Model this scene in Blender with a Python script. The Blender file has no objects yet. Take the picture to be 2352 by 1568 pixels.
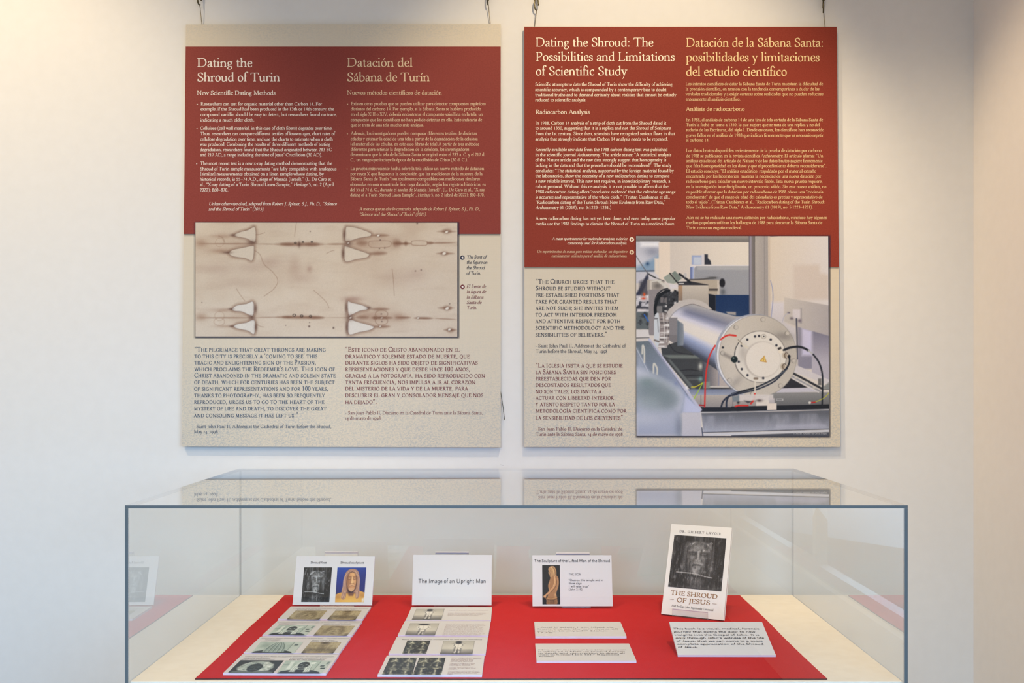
import bpy, math, random
import numpy as np
from mathutils import Vector, Matrix
R = math.radians
SC = bpy.context.scene
COL = SC.collection
rng = np.random.default_rng(7)
random.seed(3)

def sl(c):
    """sRGB 0-255 -> linear"""
    a = np.asarray(c, float) / 255.0
    return np.where(a <= 0.04045, a / 12.92, ((a + 0.055) / 1.055) ** 2.4)
def rgba(c): return (*[float(v) for v in sl(c)], 1.0)

# ------------------------------------------------------------------ camera
EYE = 1.5                                   # eye height
FPX = 2352 * 35.0 / 36.0                    # focal length in pixels of the 2352 px wide frame
VX, VY = 1186.0, 870.0                      # vanishing point of the depth lines
cd = bpy.data.cameras.new('camera'); cam = bpy.data.objects.new('camera', cd); COL.objects.link(cam)
cd.lens = 35; cd.sensor_width = 36; cd.sensor_fit = 'HORIZONTAL'
cam.location = (0, 0, EYE); cam.rotation_euler = (R(90), 0, 0)
cd.shift_x = (1176 - VX) / 2352.0; cd.shift_y = (VY - 784) / 2352.0
cd.clip_start = 0.02
SC.camera = cam

# ------------------------------------------------------------------ world, light, exposure
SC.view_settings.view_transform = 'Standard'; SC.view_settings.look = 'None'
SC.view_settings.exposure = EXPOSURE = 0.0; SC.view_settings.gamma = 1.0
SC.view_settings.use_curve_mapping = False
SC.cycles.use_denoising = True
SC.cycles.max_bounces = 10; SC.cycles.transparent_max_bounces = 24
SC.cycles.caustics_reflective = False; SC.cycles.caustics_refractive = False
w = bpy.data.worlds.new('world'); SC.world = w; w.use_nodes = True
w.node_tree.nodes['Background'].inputs[0].default_value = (0.62, 0.74, 1.0, 1)
w.node_tree.nodes['Background'].inputs[1].default_value = 0.4

def light(name, kind, loc, target, power, color, **kw):
    d = bpy.data.lights.new(name, kind); o = bpy.data.objects.new(name, d); COL.objects.link(o)
    o.location = loc
    o.rotation_euler = (Vector(target) - Vector(loc)).to_track_quat('-Z', 'Y').to_euler()
    d.energy = power; d.color = color
    for k, v in kw.items(): setattr(d, k, v)
    return o
WARM = (1.0, 0.79, 0.51); DAY = (0.40, 0.68, 1.0)
# ceiling track spots washing the wall
light('track_spot', 'SPOT', (0.38, 1.72, 3.2), (0.30, 2.9, 1.95), 64, WARM, spot_size=R(66), spot_blend=0.6, shadow_soft_size=0.03)
light('track_spot', 'SPOT', (-1.72, 1.66, 3.2), (-1.48, 2.9, 2.05), 86, WARM, spot_size=R(66), spot_blend=0.8, shadow_soft_size=0.03)
light('track_spot', 'SPOT', (-0.15, 1.95, 3.2), (1.33, 2.5, 1.50), 74, WARM, spot_size=R(54), spot_blend=0.7, shadow_soft_size=0.03)
# unseen warm spots added over the case to light its deck
light('case_fill_spot', 'SPOT', (-0.50, 1.95, 3.22), (-0.48, 2.2, 0.9), 92, WARM, spot_size=R(50), spot_blend=0.9, shadow_soft_size=0.05)
light('case_fill_spot', 'SPOT', (0.65, 1.95, 3.22), (0.50, 2.2, 0.9), 74, WARM, spot_size=R(50), spot_blend=0.9, shadow_soft_size=0.05)
# general warm fill added below the ceiling, no lamp seen there
light('warm_ceiling_fill', 'AREA', (-0.9, -0.4, 3.27), (-0.9, -0.4, 0), 66, WARM, shape='RECTANGLE', size=2.6, size_y=2.6)
# daylight through the window in the right wall, beyond the frame
light('window_and_fill_daylight', 'AREA', (1.30, -0.2, 1.45), (-1.5, 1.9, -0.75), 50, DAY, shape='RECTANGLE', size=2.4, size_y=1.6, spread=R(110))
light('window_and_fill_daylight', 'AREA', (-0.7, -2.93, 1.72), (-0.2, 2.9, -1.3), 29, DAY, shape='RECTANGLE', size=2.2, size_y=1.5, spread=R(72))  # blue fill added behind the camera for the lower walls

# ------------------------------------------------------------------ materials
MATS = {}
def nodes_of(name):
    m = bpy.data.materials.new(name); m.use_nodes = True
    nt = m.node_tree; return m, nt, nt.nodes, nt.links, nt.nodes['Principled BSDF']
def plain(name, c, rough=0.6, spec=0.3, metal=0.0):
    if name in MATS: return MATS[name]
    m, nt, N, L, b = nodes_of(name)
    b.inputs['Base Color'].default_value = rgba(c)
    b.inputs['Roughness'].default_value = rough; b.inputs['Metallic'].default_value = metal
    b.inputs['Specular IOR Level'].default_value = spec
    MATS[name] = m; return m
def noisy(name, c1, c2, scale=200, detail=4, rough=0.7, bump=0.0, spec=0.25, lo=0.35, hi=0.65, stretch=(1, 1, 1), bscale=None):
    if name in MATS: return MATS[name]
    m, nt, N, L, b = nodes_of(name)
    tc = N.new('ShaderNodeTexCoord'); mp = N.new('ShaderNodeMapping'); mp.inputs['Scale'].default_value = stretch
    L.new(tc.outputs['Object'], mp.inputs['Vector'])
    nz = N.new('ShaderNodeTexNoise'); nz.inputs['Scale'].default_value = scale; nz.inputs['Detail'].default_value = detail
    L.new(mp.outputs[0], nz.inputs['Vector'])
    cr = N.new('ShaderNodeValToRGB'); cr.color_ramp.elements[0].position = lo; cr.color_ramp.elements[1].position = hi
    cr.color_ramp.elements[0].color = rgba(c1); cr.color_ramp.elements[1].color = rgba(c2)
    L.new(nz.outputs['Fac'], cr.inputs['Fac']); L.new(cr.outputs['Color'], b.inputs['Base Color'])
    if bump:
        n2 = N.new('ShaderNodeTexNoise'); n2.inputs['Scale'].default_value = bscale or scale; n2.inputs['Detail'].default_value = 3
        L.new(mp.outputs[0], n2.inputs['Vector'])
        bp = N.new('ShaderNodeBump'); bp.inputs['Strength'].default_value = bump; bp.inputs['Distance'].default_value = 0.002
        L.new(n2.outputs['Fac'], bp.inputs['Height']); L.new(bp.outputs[0], b.inputs['Normal'])
    b.inputs['Roughness'].default_value = rough; b.inputs['Specular IOR Level'].default_value = spec
    MATS[name] = m; return m
def glass(name, tint=(0.985, 0.992, 0.99), boost=1.0):
    """thin clear sheet: straight transmission, Fresnel reflection on the faces met from outside"""
    if name in MATS: return MATS[name]
    m, nt, N, L, b = nodes_of(name); N.remove(b)
    out = N['Material Output']
    tr = N.new('ShaderNodeBsdfTransparent'); tr.inputs[0].default_value = (*tint, 1)
    gl = N.new('ShaderNodeBsdfGlossy'); gl.inputs['Roughness'].default_value = 0.0
    gl.inputs['Color'].default_value = (1, 1, 1, 1)
    fr = N.new('ShaderNodeFresnel'); fr.inputs['IOR'].default_value = 1.5
    geo = N.new('ShaderNodeNewGeometry')
    # both faces of the sheet reflect: 2F/(1+F)
    a = N.new('ShaderNodeMath'); a.operation = 'MULTIPLY'; a.inputs[1].default_value = 2.0 * boost
    c = N.new('ShaderNodeMath'); c.operation = 'ADD'; c.inputs[1].default_value = 1.0
    d = N.new('ShaderNodeMath'); d.operation = 'DIVIDE'; d.use_clamp = True
    L.new(fr.outputs[0], a.inputs[0]); L.new(fr.outputs[0], c.inputs[0])
    L.new(a.outputs[0], d.inputs[0]); L.new(c.outputs[0], d.inputs[1])
    inv = N.new('ShaderNodeMath'); inv.operation = 'SUBTRACT'; inv.inputs[0].default_value = 1.0
    L.new(geo.outputs['Backfacing'], inv.inputs[1])
    f = N.new('ShaderNodeMath'); f.operation = 'MULTIPLY'
    L.new(d.outputs[0], f.inputs[0]); L.new(inv.outputs[0], f.inputs[1])
    mx = N.new('ShaderNodeMixShader')
    L.new(f.outputs[0], mx.inputs[0]); L.new(tr.outputs[0], mx.inputs[1]); L.new(gl.outputs[0], mx.inputs[2])
    L.new(mx.outputs[0], out.inputs['Surface'])
    MATS[name] = m; return m
def clear_edge(name):
    """cut edge of the glass seen from inside: mostly clear, faintly grey"""
    m, nt, N, L, b = nodes_of(name)
    b.inputs['Base Color'].default_value = rgba((120, 128, 136)); b.inputs['Roughness'].default_value = 0.4; b.inputs['Alpha'].default_value = 0.4
    return m
def ink_material():
    m, nt, N, L, b = nodes_of('printed_picture')
    at = N.new('ShaderNodeAttribute'); at.attribute_name = 'ink'
    L.new(at.outputs['Color'], b.inputs['Base Color'])
    b.inputs['Roughness'].default_value = 0.5; b.inputs['Specular IOR Level'].default_value = 0.2
    return m
INK = ink_material()
def shadow_ink_material():
    m, nt, N, L, b = nodes_of('printed_shadow_ink')
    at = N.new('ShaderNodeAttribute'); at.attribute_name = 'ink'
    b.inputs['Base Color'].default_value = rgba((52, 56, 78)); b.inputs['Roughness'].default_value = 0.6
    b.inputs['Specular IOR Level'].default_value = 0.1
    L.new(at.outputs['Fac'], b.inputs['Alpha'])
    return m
SHADOW_INK = shadow_ink_material()  # ink of the drop shadows printed on the panels
def linen_material():
    """printed cream linen: weave dots and grey mottling that gathers towards the top and bottom edges of the print"""
    m, nt, N, L, b = nodes_of('printed_linen')
    tc = N.new('ShaderNodeTexCoord')
    sx = N.new('ShaderNodeSeparateXYZ'); L.new(tc.outputs['Object'], sx.inputs[0])
    def wave(axis, scale):
        wv = N.new('ShaderNodeTexWave'); wv.wave_type = 'BANDS'; wv.bands_direction = axis
        wv.inputs['Scale'].default_value = scale; wv.inputs['Distortion'].default_value = 2.0; wv.inputs['Detail'].default_value = 2
        L.new(tc.outputs['Object'], wv.inputs['Vector']); return wv
    wx, wy = wave('X', 150), wave('Y', 150)
    mu = N.new('ShaderNodeMath'); mu.operation = 'MULTIPLY'; L.new(wx.outputs['Fac'], mu.inputs[0]); L.new(wy.outputs['Fac'], mu.inputs[1])
    n1 = N.new('ShaderNodeTexNoise'); n1.inputs['Scale'].default_value = 250; n1.inputs['Detail'].default_value = 6
    n1.inputs['Distortion'].default_value = 1.0
    mp1 = N.new('ShaderNodeMapping'); mp1.inputs['Scale'].default_value = (0.7, 1.3, 1)
    L.new(tc.outputs['Object'], mp1.inputs['Vector']); L.new(mp1.outputs[0], n1.inputs['Vector'])
    cr1 = N.new('ShaderNodeValToRGB'); cr1.color_ramp.elements[0].position = 0.45; cr1.color_ramp.elements[1].position = 0.60
    L.new(n1.outputs['Fac'], cr1.inputs['Fac'])
    n2 = N.new('ShaderNodeTexNoise'); n2.inputs['Scale'].default_value = 7; n2.inputs['Detail'].default_value = 3
    L.new(tc.outputs['Object'], n2.inputs['Vector'])
    # mottling is printed strongest along the foot of the sheet and along its head
    mr = N.new('ShaderNodeMapRange'); mr.inputs['From Min'].default_value = 0.34; mr.inputs['From Max'].default_value = 0.02
    mr.inputs['To Min'].default_value = 0.08; mr.inputs['To Max'].default_value = 1.0; L.new(sx.outputs['Y'], mr.inputs['Value'])
    mr2 = N.new('ShaderNodeMapRange'); mr2.inputs['From Min'].default_value = 1.12; mr2.inputs['From Max'].default_value = 1.21
    mr2.inputs['To Min'].default_value = 0.0; mr2.inputs['To Max'].default_value = 0.4; L.new(sx.outputs['Y'], mr2.inputs['Value'])
    mxm = N.new('ShaderNodeMath'); mxm.operation = 'MAXIMUM'; L.new(mr.outputs[0], mxm.inputs[0]); L.new(mr2.outputs[0], mxm.inputs[1])
    k1 = N.new('ShaderNodeMath'); k1.operation = 'MULTIPLY'; L.new(cr1.outputs['Color'], k1.inputs[0]); L.new(mxm.outputs[0], k1.inputs[1])
    k2 = N.new('ShaderNodeMath'); k2.operation = 'MULTIPLY'; L.new(k1.outputs[0], k2.inputs[0]); L.new(n2.outputs['Fac'], k2.inputs[1])
    k2b = N.new('ShaderNodeMath'); k2b.operation = 'MULTIPLY'; L.new(k2.outputs[0], k2b.inputs[0]); k2b.inputs[1].default_value = 1.35; k2b.use_clamp = True
    base = N.new('ShaderNodeMix'); base.data_type = 'RGBA'
    base.inputs[6].default_value = rgba(LINEN); base.inputs[7].default_value = rgba(LINEN_DOT)
    wk = N.new('ShaderNodeMath'); wk.operation = 'MULTIPLY'; wk.inputs[1].default_value = 0.55
    L.new(mu.outputs[0], wk.inputs[0]); L.new(wk.outputs[0], base.inputs[0])
    fin = N.new('ShaderNodeMix'); fin.data_type = 'RGBA'; fin.inputs[7].default_value = rgba((174, 177, 177))
    L.new(base.outputs[2], fin.inputs[6]); L.new(k2b.outputs[0], fin.inputs[0])
    L.new(fin.outputs[2], b.inputs['Base Color'])
    b.inputs['Roughness'].default_value = 0.55; b.inputs['Specular IOR Level'].default_value = 0.2
    return m
LINEN = (216, 206, 188); LINEN_DOT = (202, 190, 168)
LIN = linen_material()

# ------------------------------------------------------------------ object helpers
def link_mesh(name, me, mat, parent=None):
    o = bpy.data.objects.new(name, me); COL.objects.link(o)
    if isinstance(mat, (list, tuple)):
        for q in mat: me.materials.append(q)
    elif mat: me.materials.append(mat)
    if parent: o.parent = parent
    return o
def raw(name, verts, faces, mat, parent=None, smooth=False):
    me = bpy.data.meshes.new(name); me.from_pydata([tuple(v) for v in verts], [], [tuple(f) for f in faces]); me.update()
    if smooth:
        for p in me.polygons: p.use_smooth = True
    return link_mesh(name, me, mat, parent)
def box_vf(x0, x1, y0, y1, z0, z1):
    v = [(x0, y0, z0), (x1, y0, z0), (x1, y1, z0), (x0, y1, z0), (x0, y0, z1), (x1, y0, z1), (x1, y1, z1), (x0, y1, z1)]
    f = [(0, 3, 2, 1), (4, 5, 6, 7), (0, 1, 5, 4), (1, 2, 6, 5), (2, 3, 7, 6), (3, 0, 4, 7)]
    return v, f
def box(name, b, mat, parent=None, bevel=0.0):
    v, f = box_vf(*b); o = raw(name, v, f, mat, parent)
    if bevel:
        md = o.modifiers.new('bevel', 'BEVEL'); md.width = bevel; md.segments = 2; md.limit_method = 'NONE'
    return o
def thing(name, label, cat, mat4=None, group=None):
    o = bpy.data.objects.new(name, None); COL.objects.link(o); o.empty_display_size = 0.05
    if mat4 is not None: o.matrix_world = mat4
    tag(o, label, cat, group); return o
def tag(o, label, cat, group=None):
    o['label'] = label; o['category'] = cat
    if group: o['group'] = group
    return o
def tube(name, pts, rad, mat, parent=None, n=10, closed=False):
    P = [Vector(p) for p in pts]; vs, fs = [], []
    m = len(P); up = Vector((0.3, 0.9, 0.2)).normalized()
    for i, p in enumerate(P):
        a = P[(i - 1) % m] if (i or closed) else p; c = P[(i + 1) % m] if (i < m - 1 or closed) else p
        t = (c - a).normalized(); s = t.cross(up).normalized(); q = s.cross(t)
        r = rad[i] if isinstance(rad, (list, tuple)) else rad
        for k in range(n):
            an = 2 * math.pi * k / n; vs.append(p + s * (r * math.cos(an)) + q * (r * math.sin(an)))
    for i in range(m if closed else m - 1):
        for k in range(n):
            j = (i + 1) % m; fs.append((i * n + k, i * n + (k + 1) % n, j * n + (k + 1) % n, j * n + k))
    if not closed: fs += [tuple(range(n))[::-1], tuple((m - 1) * n + k for k in range(n))]
    return raw(name, vs, fs, mat, parent, smooth=True)

class Sheet:
    """a flat printed sheet: local x = right, local y = up, local z = out of the face; origin = middle of its lower edge"""
    def __init__(s, o, right, up):
        s.o = Vector(o); s.r = Vector(right).normalized(); s.u = Vector(up).normalized(); s.n = s.r.cross(s.u)
        s.m = Matrix(((s.r.x, s.u.x, s.n.x, s.o.x), (s.r.y, s.u.y, s.n.y, s.o.y), (s.r.z, s.u.z, s.n.z, s.o.z), (0, 0, 0, 1)))
    def hit(s, px, py):
        """where a point measured on the photograph lies on this sheet (metres)"""
        d = Vector(((px - VX) / FPX, 1.0, -(py - VY) / FPX)); c = Vector((0, 0, EYE))
        t = (s.o - c).dot(s.n) / d.dot(s.n); q = c + d * t - s.o
        return q.dot(s.r), q.dot(s.u)
class Crop:
    """coordinates of an enlarged crop of the photograph"""
    def __init__(s, x, y, k): s.x, s.y, s.k = x, y, k
    def __call__(s, x, y): return s.x + x / s.k, s.y + y / s.k
# ------------------------------------------------------------------ lettering: pen strokes swept into flat outlines
# stroke codes: L line, C smooth curve, O closed curve, B foot serif, S head serif, H flag serif, E dot, K serif-only tick
G = {}
def gl(c, adv, s): G[c] = (adv, s)
gl('a', 3.9, 'C .75,3.2 1.2,3.95 1.9,4.1 2.65,3.7 2.8,2.8;L 2.8,3.0 2.8,.8;C.7 2.8,.9 3.0,.25 3.4,.15 3.85,.45;C 2.8,2.45 1.6,2.0 .8,1.45 .7,.75 1.15,.15 1.9,.25 2.8,.95;E .85,3.2 .34')
gl('b', 4.6, 'L .95,7 .95,.3;H .95,7.2;C .95,3.2 1.7,3.9 2.5,4.05 3.6,3.4 4.0,2.1 3.5,.7 2.4,.05 1.5,.1 .95,.5')
gl('c', 3.7, 'C 3.25,3.3 2.8,3.95 2.1,4.1 1.05,3.4 .65,2.0 1.1,.65 2.1,.1 2.9,.3 3.4,.85;E 3.1,3.3 .36')
gl('d', 4.7, 'L 3.6,7 3.6,.4;H 3.6,7.2;C 3.6,3.5 3.0,4.0 2.3,4.1 1.1,3.4 .65,2.0 .95,.8 1.8,.1 2.7,.2 3.6,.9;L.6 3.5,.35 4.4,.3')
gl('e', 3.8, 'L.55 .8,2.4 3.3,2.4;C 3.25,2.4 3.15,3.4 2.6,4.05 1.9,4.1 .95,3.4 .65,2.1 1.05,.7 2.0,.1 2.8,.25 3.45,.9')
gl('f', 2.6, 'L 1.2,0 1.2,5.5;C 1.2,5.3 1.4,6.6 2.1,7.1 2.8,7.0 3.1,6.6;L.6 .3,4.0 2.5,4.0;B 1.2,0;E 3.0,6.55 .38')
gl('g', 4.1, 'O 1.95,4.1 1.0,3.6 .8,2.75 1.2,1.85 2.0,1.6 2.85,2.1 3.05,3.0 2.7,3.8;C.8 1.2,1.85 .8,1.25 1.1,.7 2.0,.5 3.1,.25 3.5,-.55 3.0,-1.5 1.9,-1.85 .85,-1.6 .55,-.9 .9,-.2 1.3,.2;L.6 2.8,3.75 3.95,3.95')
gl('h', 4.9, 'L 1,7 1,0;H 1,7.2;B 1,0;C 1,2.9 1.8,3.85 2.7,4.05 3.5,3.6 3.8,2.5;L 3.8,2.7 3.8,0;B 3.8,0')
gl('i', 2.3, 'L 1.15,4 1.15,0;H 1.15,4.2;B 1.15,0;E 1.1,6.15 .5')
gl('j', 2.2, 'L 1.2,4 1.2,-1;C 1.2,-.9 1.0,-1.9 .3,-2.4 -.4,-2.3;H 1.2,4.2;E 1.15,6.15 .5')
gl('k', 4.6, 'L 1,7 1,0;H 1,7.2;B 1,0;L.5 1,1.9 3.5,4.0;L 1.9,2.6 4.0,.1;S 3.5,4.2;B 4.1,0')
gl('l', 2.3, 'L 1.15,7 1.15,0;H 1.15,7.2;B 1.15,0')
gl('m', 7.5, 'L 1,4 1,0;H 1,4.2;B 1,0;C 1,2.9 1.7,3.85 2.5,4.05 3.35,3.6 3.7,2.5;L 3.7,2.7 3.7,0;B 3.7,0;C 3.7,2.9 4.4,3.85 5.2,4.05 6.05,3.6 6.4,2.5;L 6.4,2.7 6.4,0;B 6.4,0')
gl('n', 4.9, 'L 1,4 1,0;H 1,4.2;B 1,0;C 1,2.9 1.8,3.85 2.7,4.05 3.5,3.6 3.8,2.5;L 3.8,2.7 3.8,0;B 3.8,0')
gl('o', 4.4, 'O 2.2,4.15 1.05,3.5 .65,2.1 1.05,.7 2.2,.05 3.35,.7 3.75,2.1 3.35,3.5')
gl('p', 4.7, 'L 1.1,4 1.1,-2.4;H 1.1,4.2;B 1.1,-2.5;C 1.1,3.2 1.8,3.9 2.6,4.05 3.7,3.4 4.1,2.1 3.6,.7 2.5,.05 1.6,.1 1.1,.5')
gl('q', 4.6, 'L 3.6,4.1 3.6,-2.4;B 3.6,-2.5;C 3.6,3.5 3.0,4.0 2.3,4.1 1.1,3.4 .65,2.0 .95,.8 1.8,.1 2.7,.2 3.6,.9')
gl('r', 3.2, 'L 1,4 1,0;H 1,4.2;B 1,0;C 1,2.8 1.6,3.7 2.3,4.05 2.9,3.8;E 2.8,3.7 .42')
gl('s', 3.3, 'C 2.6,3.2 2.3,3.9 1.6,4.1 .85,3.7 .85,2.9 1.6,2.3 2.5,1.7 2.6,.8 2.0,.15 1.2,.1 .6,.5 .5,1.1;K.5 2.65,2.9 2.6,4.1;K.5 .45,1.3 .5,.1')
gl('t', 2.8, 'L 1.2,4.9 1.2,.9;C 1.2,1.0 1.4,.2 2.0,.1 2.7,.5;L.6 .3,4.0 2.6,4.0;K.6 .4,4.0 1.3,5.2')
gl('u', 4.8, 'L 1,4 1,1.3;C 1,1.5 1.2,.45 2.0,.1 2.9,.4 3.7,1.2;L 3.7,4 3.7,.2;H 1,4.2;H 3.7,4.2;K.6 3.7,.3 4.5,.25')
gl('v', 4.2, 'L .65,4.1 2.15,.1;L.55 2.15,.1 3.55,4.1;S .65,4.2;S 3.55,4.2')
gl('w', 6.4, 'L .55,4.1 2.0,.1;L.55 2.0,.1 3.2,4;L 3.2,4.1 4.6,.1;L.55 4.6,.1 5.85,4.1;S .55,4.2;S 3.1,4.2;S 5.85,4.2')
gl('x', 4.2, 'L .7,4.1 3.5,.1;L.55 .7,.1 3.4,4.1;S .75,4.2;S 3.4,4.2;B .75,0;B 3.5,0')
gl('y', 4.1, 'L .65,4.1 2.2,.2;L.6 3.5,4.1 1.6,-1.6;C.7 1.65,-1.5 1.2,-2.3 .5,-2.3;S .65,4.2;S 3.5,4.2')
gl('z', 3.7, 'L.7 .6,3.9 3.2,3.9;L 3.1,3.9 .65,.2;L.7 .6,.2 3.3,.2;K.6 .6,3.9 .5,3.1;K.6 3.3,.2 3.4,1.1')
gl('A', 6.6, 'L.5 3.2,6.6 .8,0;L 3.1,6.7 5.75,0;L.6 1.6,2.3 4.8,2.3;B .8,0;B 5.8,0')
gl('B', 5.4, 'L 1.3,0 1.3,6.6;C 1.3,6.4 2.8,6.45 3.9,5.9 3.9,4.6 3.0,3.7 1.3,3.5;C 1.3,3.5 3.2,3.5 4.5,2.7 4.5,1.2 3.4,.25 1.3,.2;S 1.2,6.6;B 1.2,0')
gl('C', 6.3, 'C 5.6,5.2 4.9,6.15 3.7,6.5 1.9,5.7 .8,3.3 1.7,1.0 3.7,.1 5.0,.4 5.9,1.4;K.6 5.6,5.0 5.7,6.4')
gl('D', 7.1, 'L 1.3,0 1.3,6.6;C 1.3,6.4 3.4,6.4 5.4,5.7 6.3,3.4 5.5,1.2 3.6,.25 1.3,.2;S 1.2,6.6;B 1.2,0')
gl('E', 5.4, 'L 1.3,0 1.3,6.6;L.7 1.3,6.4 4.5,6.4;L.7 1.3,3.5 3.7,3.5;L.7 1.3,.2 4.8,.2;K.6 4.45,6.45 4.6,5.2;K.6 3.7,4.2 3.7,2.8;K.6 4.7,.15 5.1,1.5;S 1.2,6.6;B 1.2,0')
gl('F', 5.0, 'L 1.3,0 1.3,6.6;L.7 1.3,6.4 4.5,6.4;L.7 1.3,3.4 3.7,3.4;K.6 4.45,6.45 4.6,5.2;K.6 3.7,4.1 3.7,2.7;S 1.2,6.6;B 1.3,0')
gl('G', 7.0, 'C 5.7,5.2 5.0,6.15 3.8,6.5 1.9,5.7 .8,3.3 1.7,1.0 3.8,.1 5.0,.3 5.8,.8;L 5.8,2.8 5.8,.6;S 5.8,3;K.6 5.7,5.0 5.8,6.4')
gl('H', 7.6, 'L 1.4,0 1.4,6.6;L 6.2,0 6.2,6.6;L.6 1.4,3.4 6.2,3.4;S 1.4,6.6;S 6.2,6.6;B 1.4,0;B 6.2,0')
gl('I', 3.2, 'L 1.6,0 1.6,6.6;S 1.6,6.6;B 1.6,0')
gl('J', 3.0, 'L 1.7,6.6 1.7,0;C 1.7,.2 1.4,-1.2 .3,-1.7;S 1.7,6.6')
gl('K', 6.4, 'L 1.3,0 1.3,6.6;L.55 1.4,3.0 4.8,6.4;L 2.3,3.9 5.5,.1;S 1.3,6.6;B 1.3,0;S 4.8,6.6;B 5.6,0')
gl('L', 5.3, 'L 1.3,0 1.3,6.6;L.7 1.3,.2 4.6,.2;K.6 4.6,.15 5.0,1.6;S 1.3,6.6;B 1.2,0')
gl('M', 8.5, 'L.6 1.4,0 1.7,6.6;L 1.7,6.5 4.2,.4;L.5 4.2,.3 6.7,6.5;L 6.7,6.6 7.1,0;S 1.5,6.6;S 6.9,6.6;B 1.4,0;B 7.1,0')
gl('N', 7.6, 'L.6 1.5,0 1.5,6.6;L 1.3,6.6 6.2,.1;L.6 6.2,0 6.2,6.6;S 1.2,6.6;S 6.2,6.6;B 1.5,0')
gl('O', 7.3, 'O 3.65,6.6 1.7,5.7 .8,3.3 1.7,.95 3.65,0 5.6,.95 6.5,3.3 5.6,5.7')
gl('P', 5.2, 'L 1.3,0 1.3,6.6;C 1.3,6.4 3.0,6.4 4.3,5.7 4.4,4.3 3.4,3.2 1.9,2.9;S 1.2,6.6;B 1.3,0')
gl('Q', 7.3, 'O 3.65,6.6 1.7,5.7 .8,3.3 1.7,.95 3.65,0 5.6,.95 6.5,3.3 5.6,5.7;C 3.6,.1 5,-.9 6.5,-1.5 7.7,-1.3')
gl('R', 6.0, 'L 1.3,0 1.3,6.6;C 1.3,6.4 3.0,6.4 4.2,5.7 4.2,4.4 3.3,3.4 1.9,3.2;L 2.4,3.2 5.2,.1;S 1.2,6.6;B 1.3,0;B 5.4,0')
gl('S', 4.8, 'C 4.0,5.1 3.6,6.1 2.5,6.5 1.3,6.0 1.0,4.9 1.8,3.8 3.4,2.9 4.1,1.9 3.8,.6 2.5,.1 1.3,.3 .7,1.6;K.5 4.0,4.9 4.0,6.4;K.5 .7,1.8 .6,.2')
gl('T', 6.2, 'L 3.1,0 3.1,6.5;L.7 .5,6.4 5.7,6.4;K.6 .5,6.5 .35,5.2;K.6 5.7,6.5 5.85,5.2;B 3.1,0')
gl('U', 7.2, 'L 1.4,6.6 1.4,2.2;C 1.4,2.4 1.8,.75 3.5,.1 5.2,.75 5.8,2.4;L.6 5.8,2.2 5.8,6.6;S 1.4,6.6;S 5.8,6.6')
gl('V', 6.6, 'L .8,6.5 3.4,0;L.5 3.4,0 5.8,6.5;S .9,6.6;S 5.7,6.6')
gl('W', 9.4, 'L .8,6.5 3.0,.1;L.5 3.0,.1 4.7,6.4;L 4.6,6.5 6.7,.1;L.5 6.7,.1 8.6,6.5;S .9,6.6;S 4.6,6.6;S 8.5,6.6')
gl('X', 6.3, 'L .9,6.5 5.4,.1;L.5 .8,.1 5.2,6.5;S 1,6.6;S 5.2,6.6;B .9,0;B 5.4,0')
gl('Y', 6.2, 'L .8,6.5 3.1,3.3;L.5 5.5,6.5 3.1,3.3;L 3.1,3.4 3.1,0;S .9,6.6;S 5.4,6.6;B 3.1,0')
gl('Z', 6.0, 'L.7 1,6.4 5.2,6.4;L 5.1,6.4 .8,.2;L.7 .7,.2 5.4,.2;K.6 1,6.4 .9,5.2;K.6 5.3,.2 5.5,1.5')
gl('0', 4.4, 'O 2.2,6.3 1.05,5.3 .65,3.2 1.05,1 2.2,.05 3.35,1 3.75,3.2 3.35,5.3')
gl('1', 4.4, 'L 2.2,6.2 2.2,0;B 2.2,0;L.5 2.2,6.2 1.0,5.4')
gl('2', 4.4, 'C .8,4.9 1.1,5.9 2.1,6.25 3.1,5.7 3.3,4.5 2.6,3.0 .8,.4;L.8 .7,.25 3.8,.25')
gl('3', 4.4, 'C .8,5.3 1.4,6.1 2.4,6.2 3.1,5.5 2.9,4.3 1.7,3.5;C 1.7,3.5 3.1,3.2 3.5,2.0 3.1,.7 2.0,.1 .7,.4')
gl('4', 4.4, 'L 3.0,6.3 3.0,0;L.5 3.0,6.3 .5,2.0;L.7 .5,1.9 4.0,1.9')
gl('5', 4.4, 'L.8 1.3,6.0 3.5,6.0;L.6 1.3,6.1 1.0,3.4;C 1.0,3.5 2.2,3.9 3.3,3.2 3.5,1.9 2.9,.5 1.6,.1 .7,.4')
gl('6', 4.4, 'C 3.5,6.2 2.0,5.4 1.0,3.8 .7,2.0 1.2,.6 2.2,.1 3.2,.6 3.6,1.9 3.2,3.2 2.3,3.7 1.2,3.1 .8,2.2')
gl('7', 4.4, 'L.8 .6,6.0 3.8,6.0;L 3.7,6.0 1.6,0')
gl('8', 4.4, 'O 2.2,6.25 1.25,5.8 1.0,4.9 1.45,3.9 2.6,3.1 3.4,2.3 3.5,1.2 3.0,.35 2.1,.1 1.2,.4 .8,1.4 1.3,2.6 2.3,3.4 3.1,4.2 3.3,5.1 2.95,5.9')
gl('9', 4.4, 'C .9,.1 2.4,.9 3.4,2.5 3.7,4.3 3.2,5.7 2.2,6.2 1.2,5.7 .8,4.4 1.2,3.1 2.1,2.6 3.2,3.2 3.6,4.1')
gl('.', 2.2, 'E 1.1,.4 .5')
gl(',', 2.2, 'E 1.1,.4 .5;L.7 1.4,.2 .7,-1.2')
gl(':', 2.2, 'E 1.1,.4 .5;E 1.1,3.5 .5')
gl(';', 2.2, 'E 1.1,3.5 .5;E 1.1,.4 .5;L.7 1.4,.2 .7,-1.2')
gl('-', 2.8, 'L .5,2.1 2.3,2.1')
gl('–', 5.0, 'L.8 .3,2.1 4.7,2.1')
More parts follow.
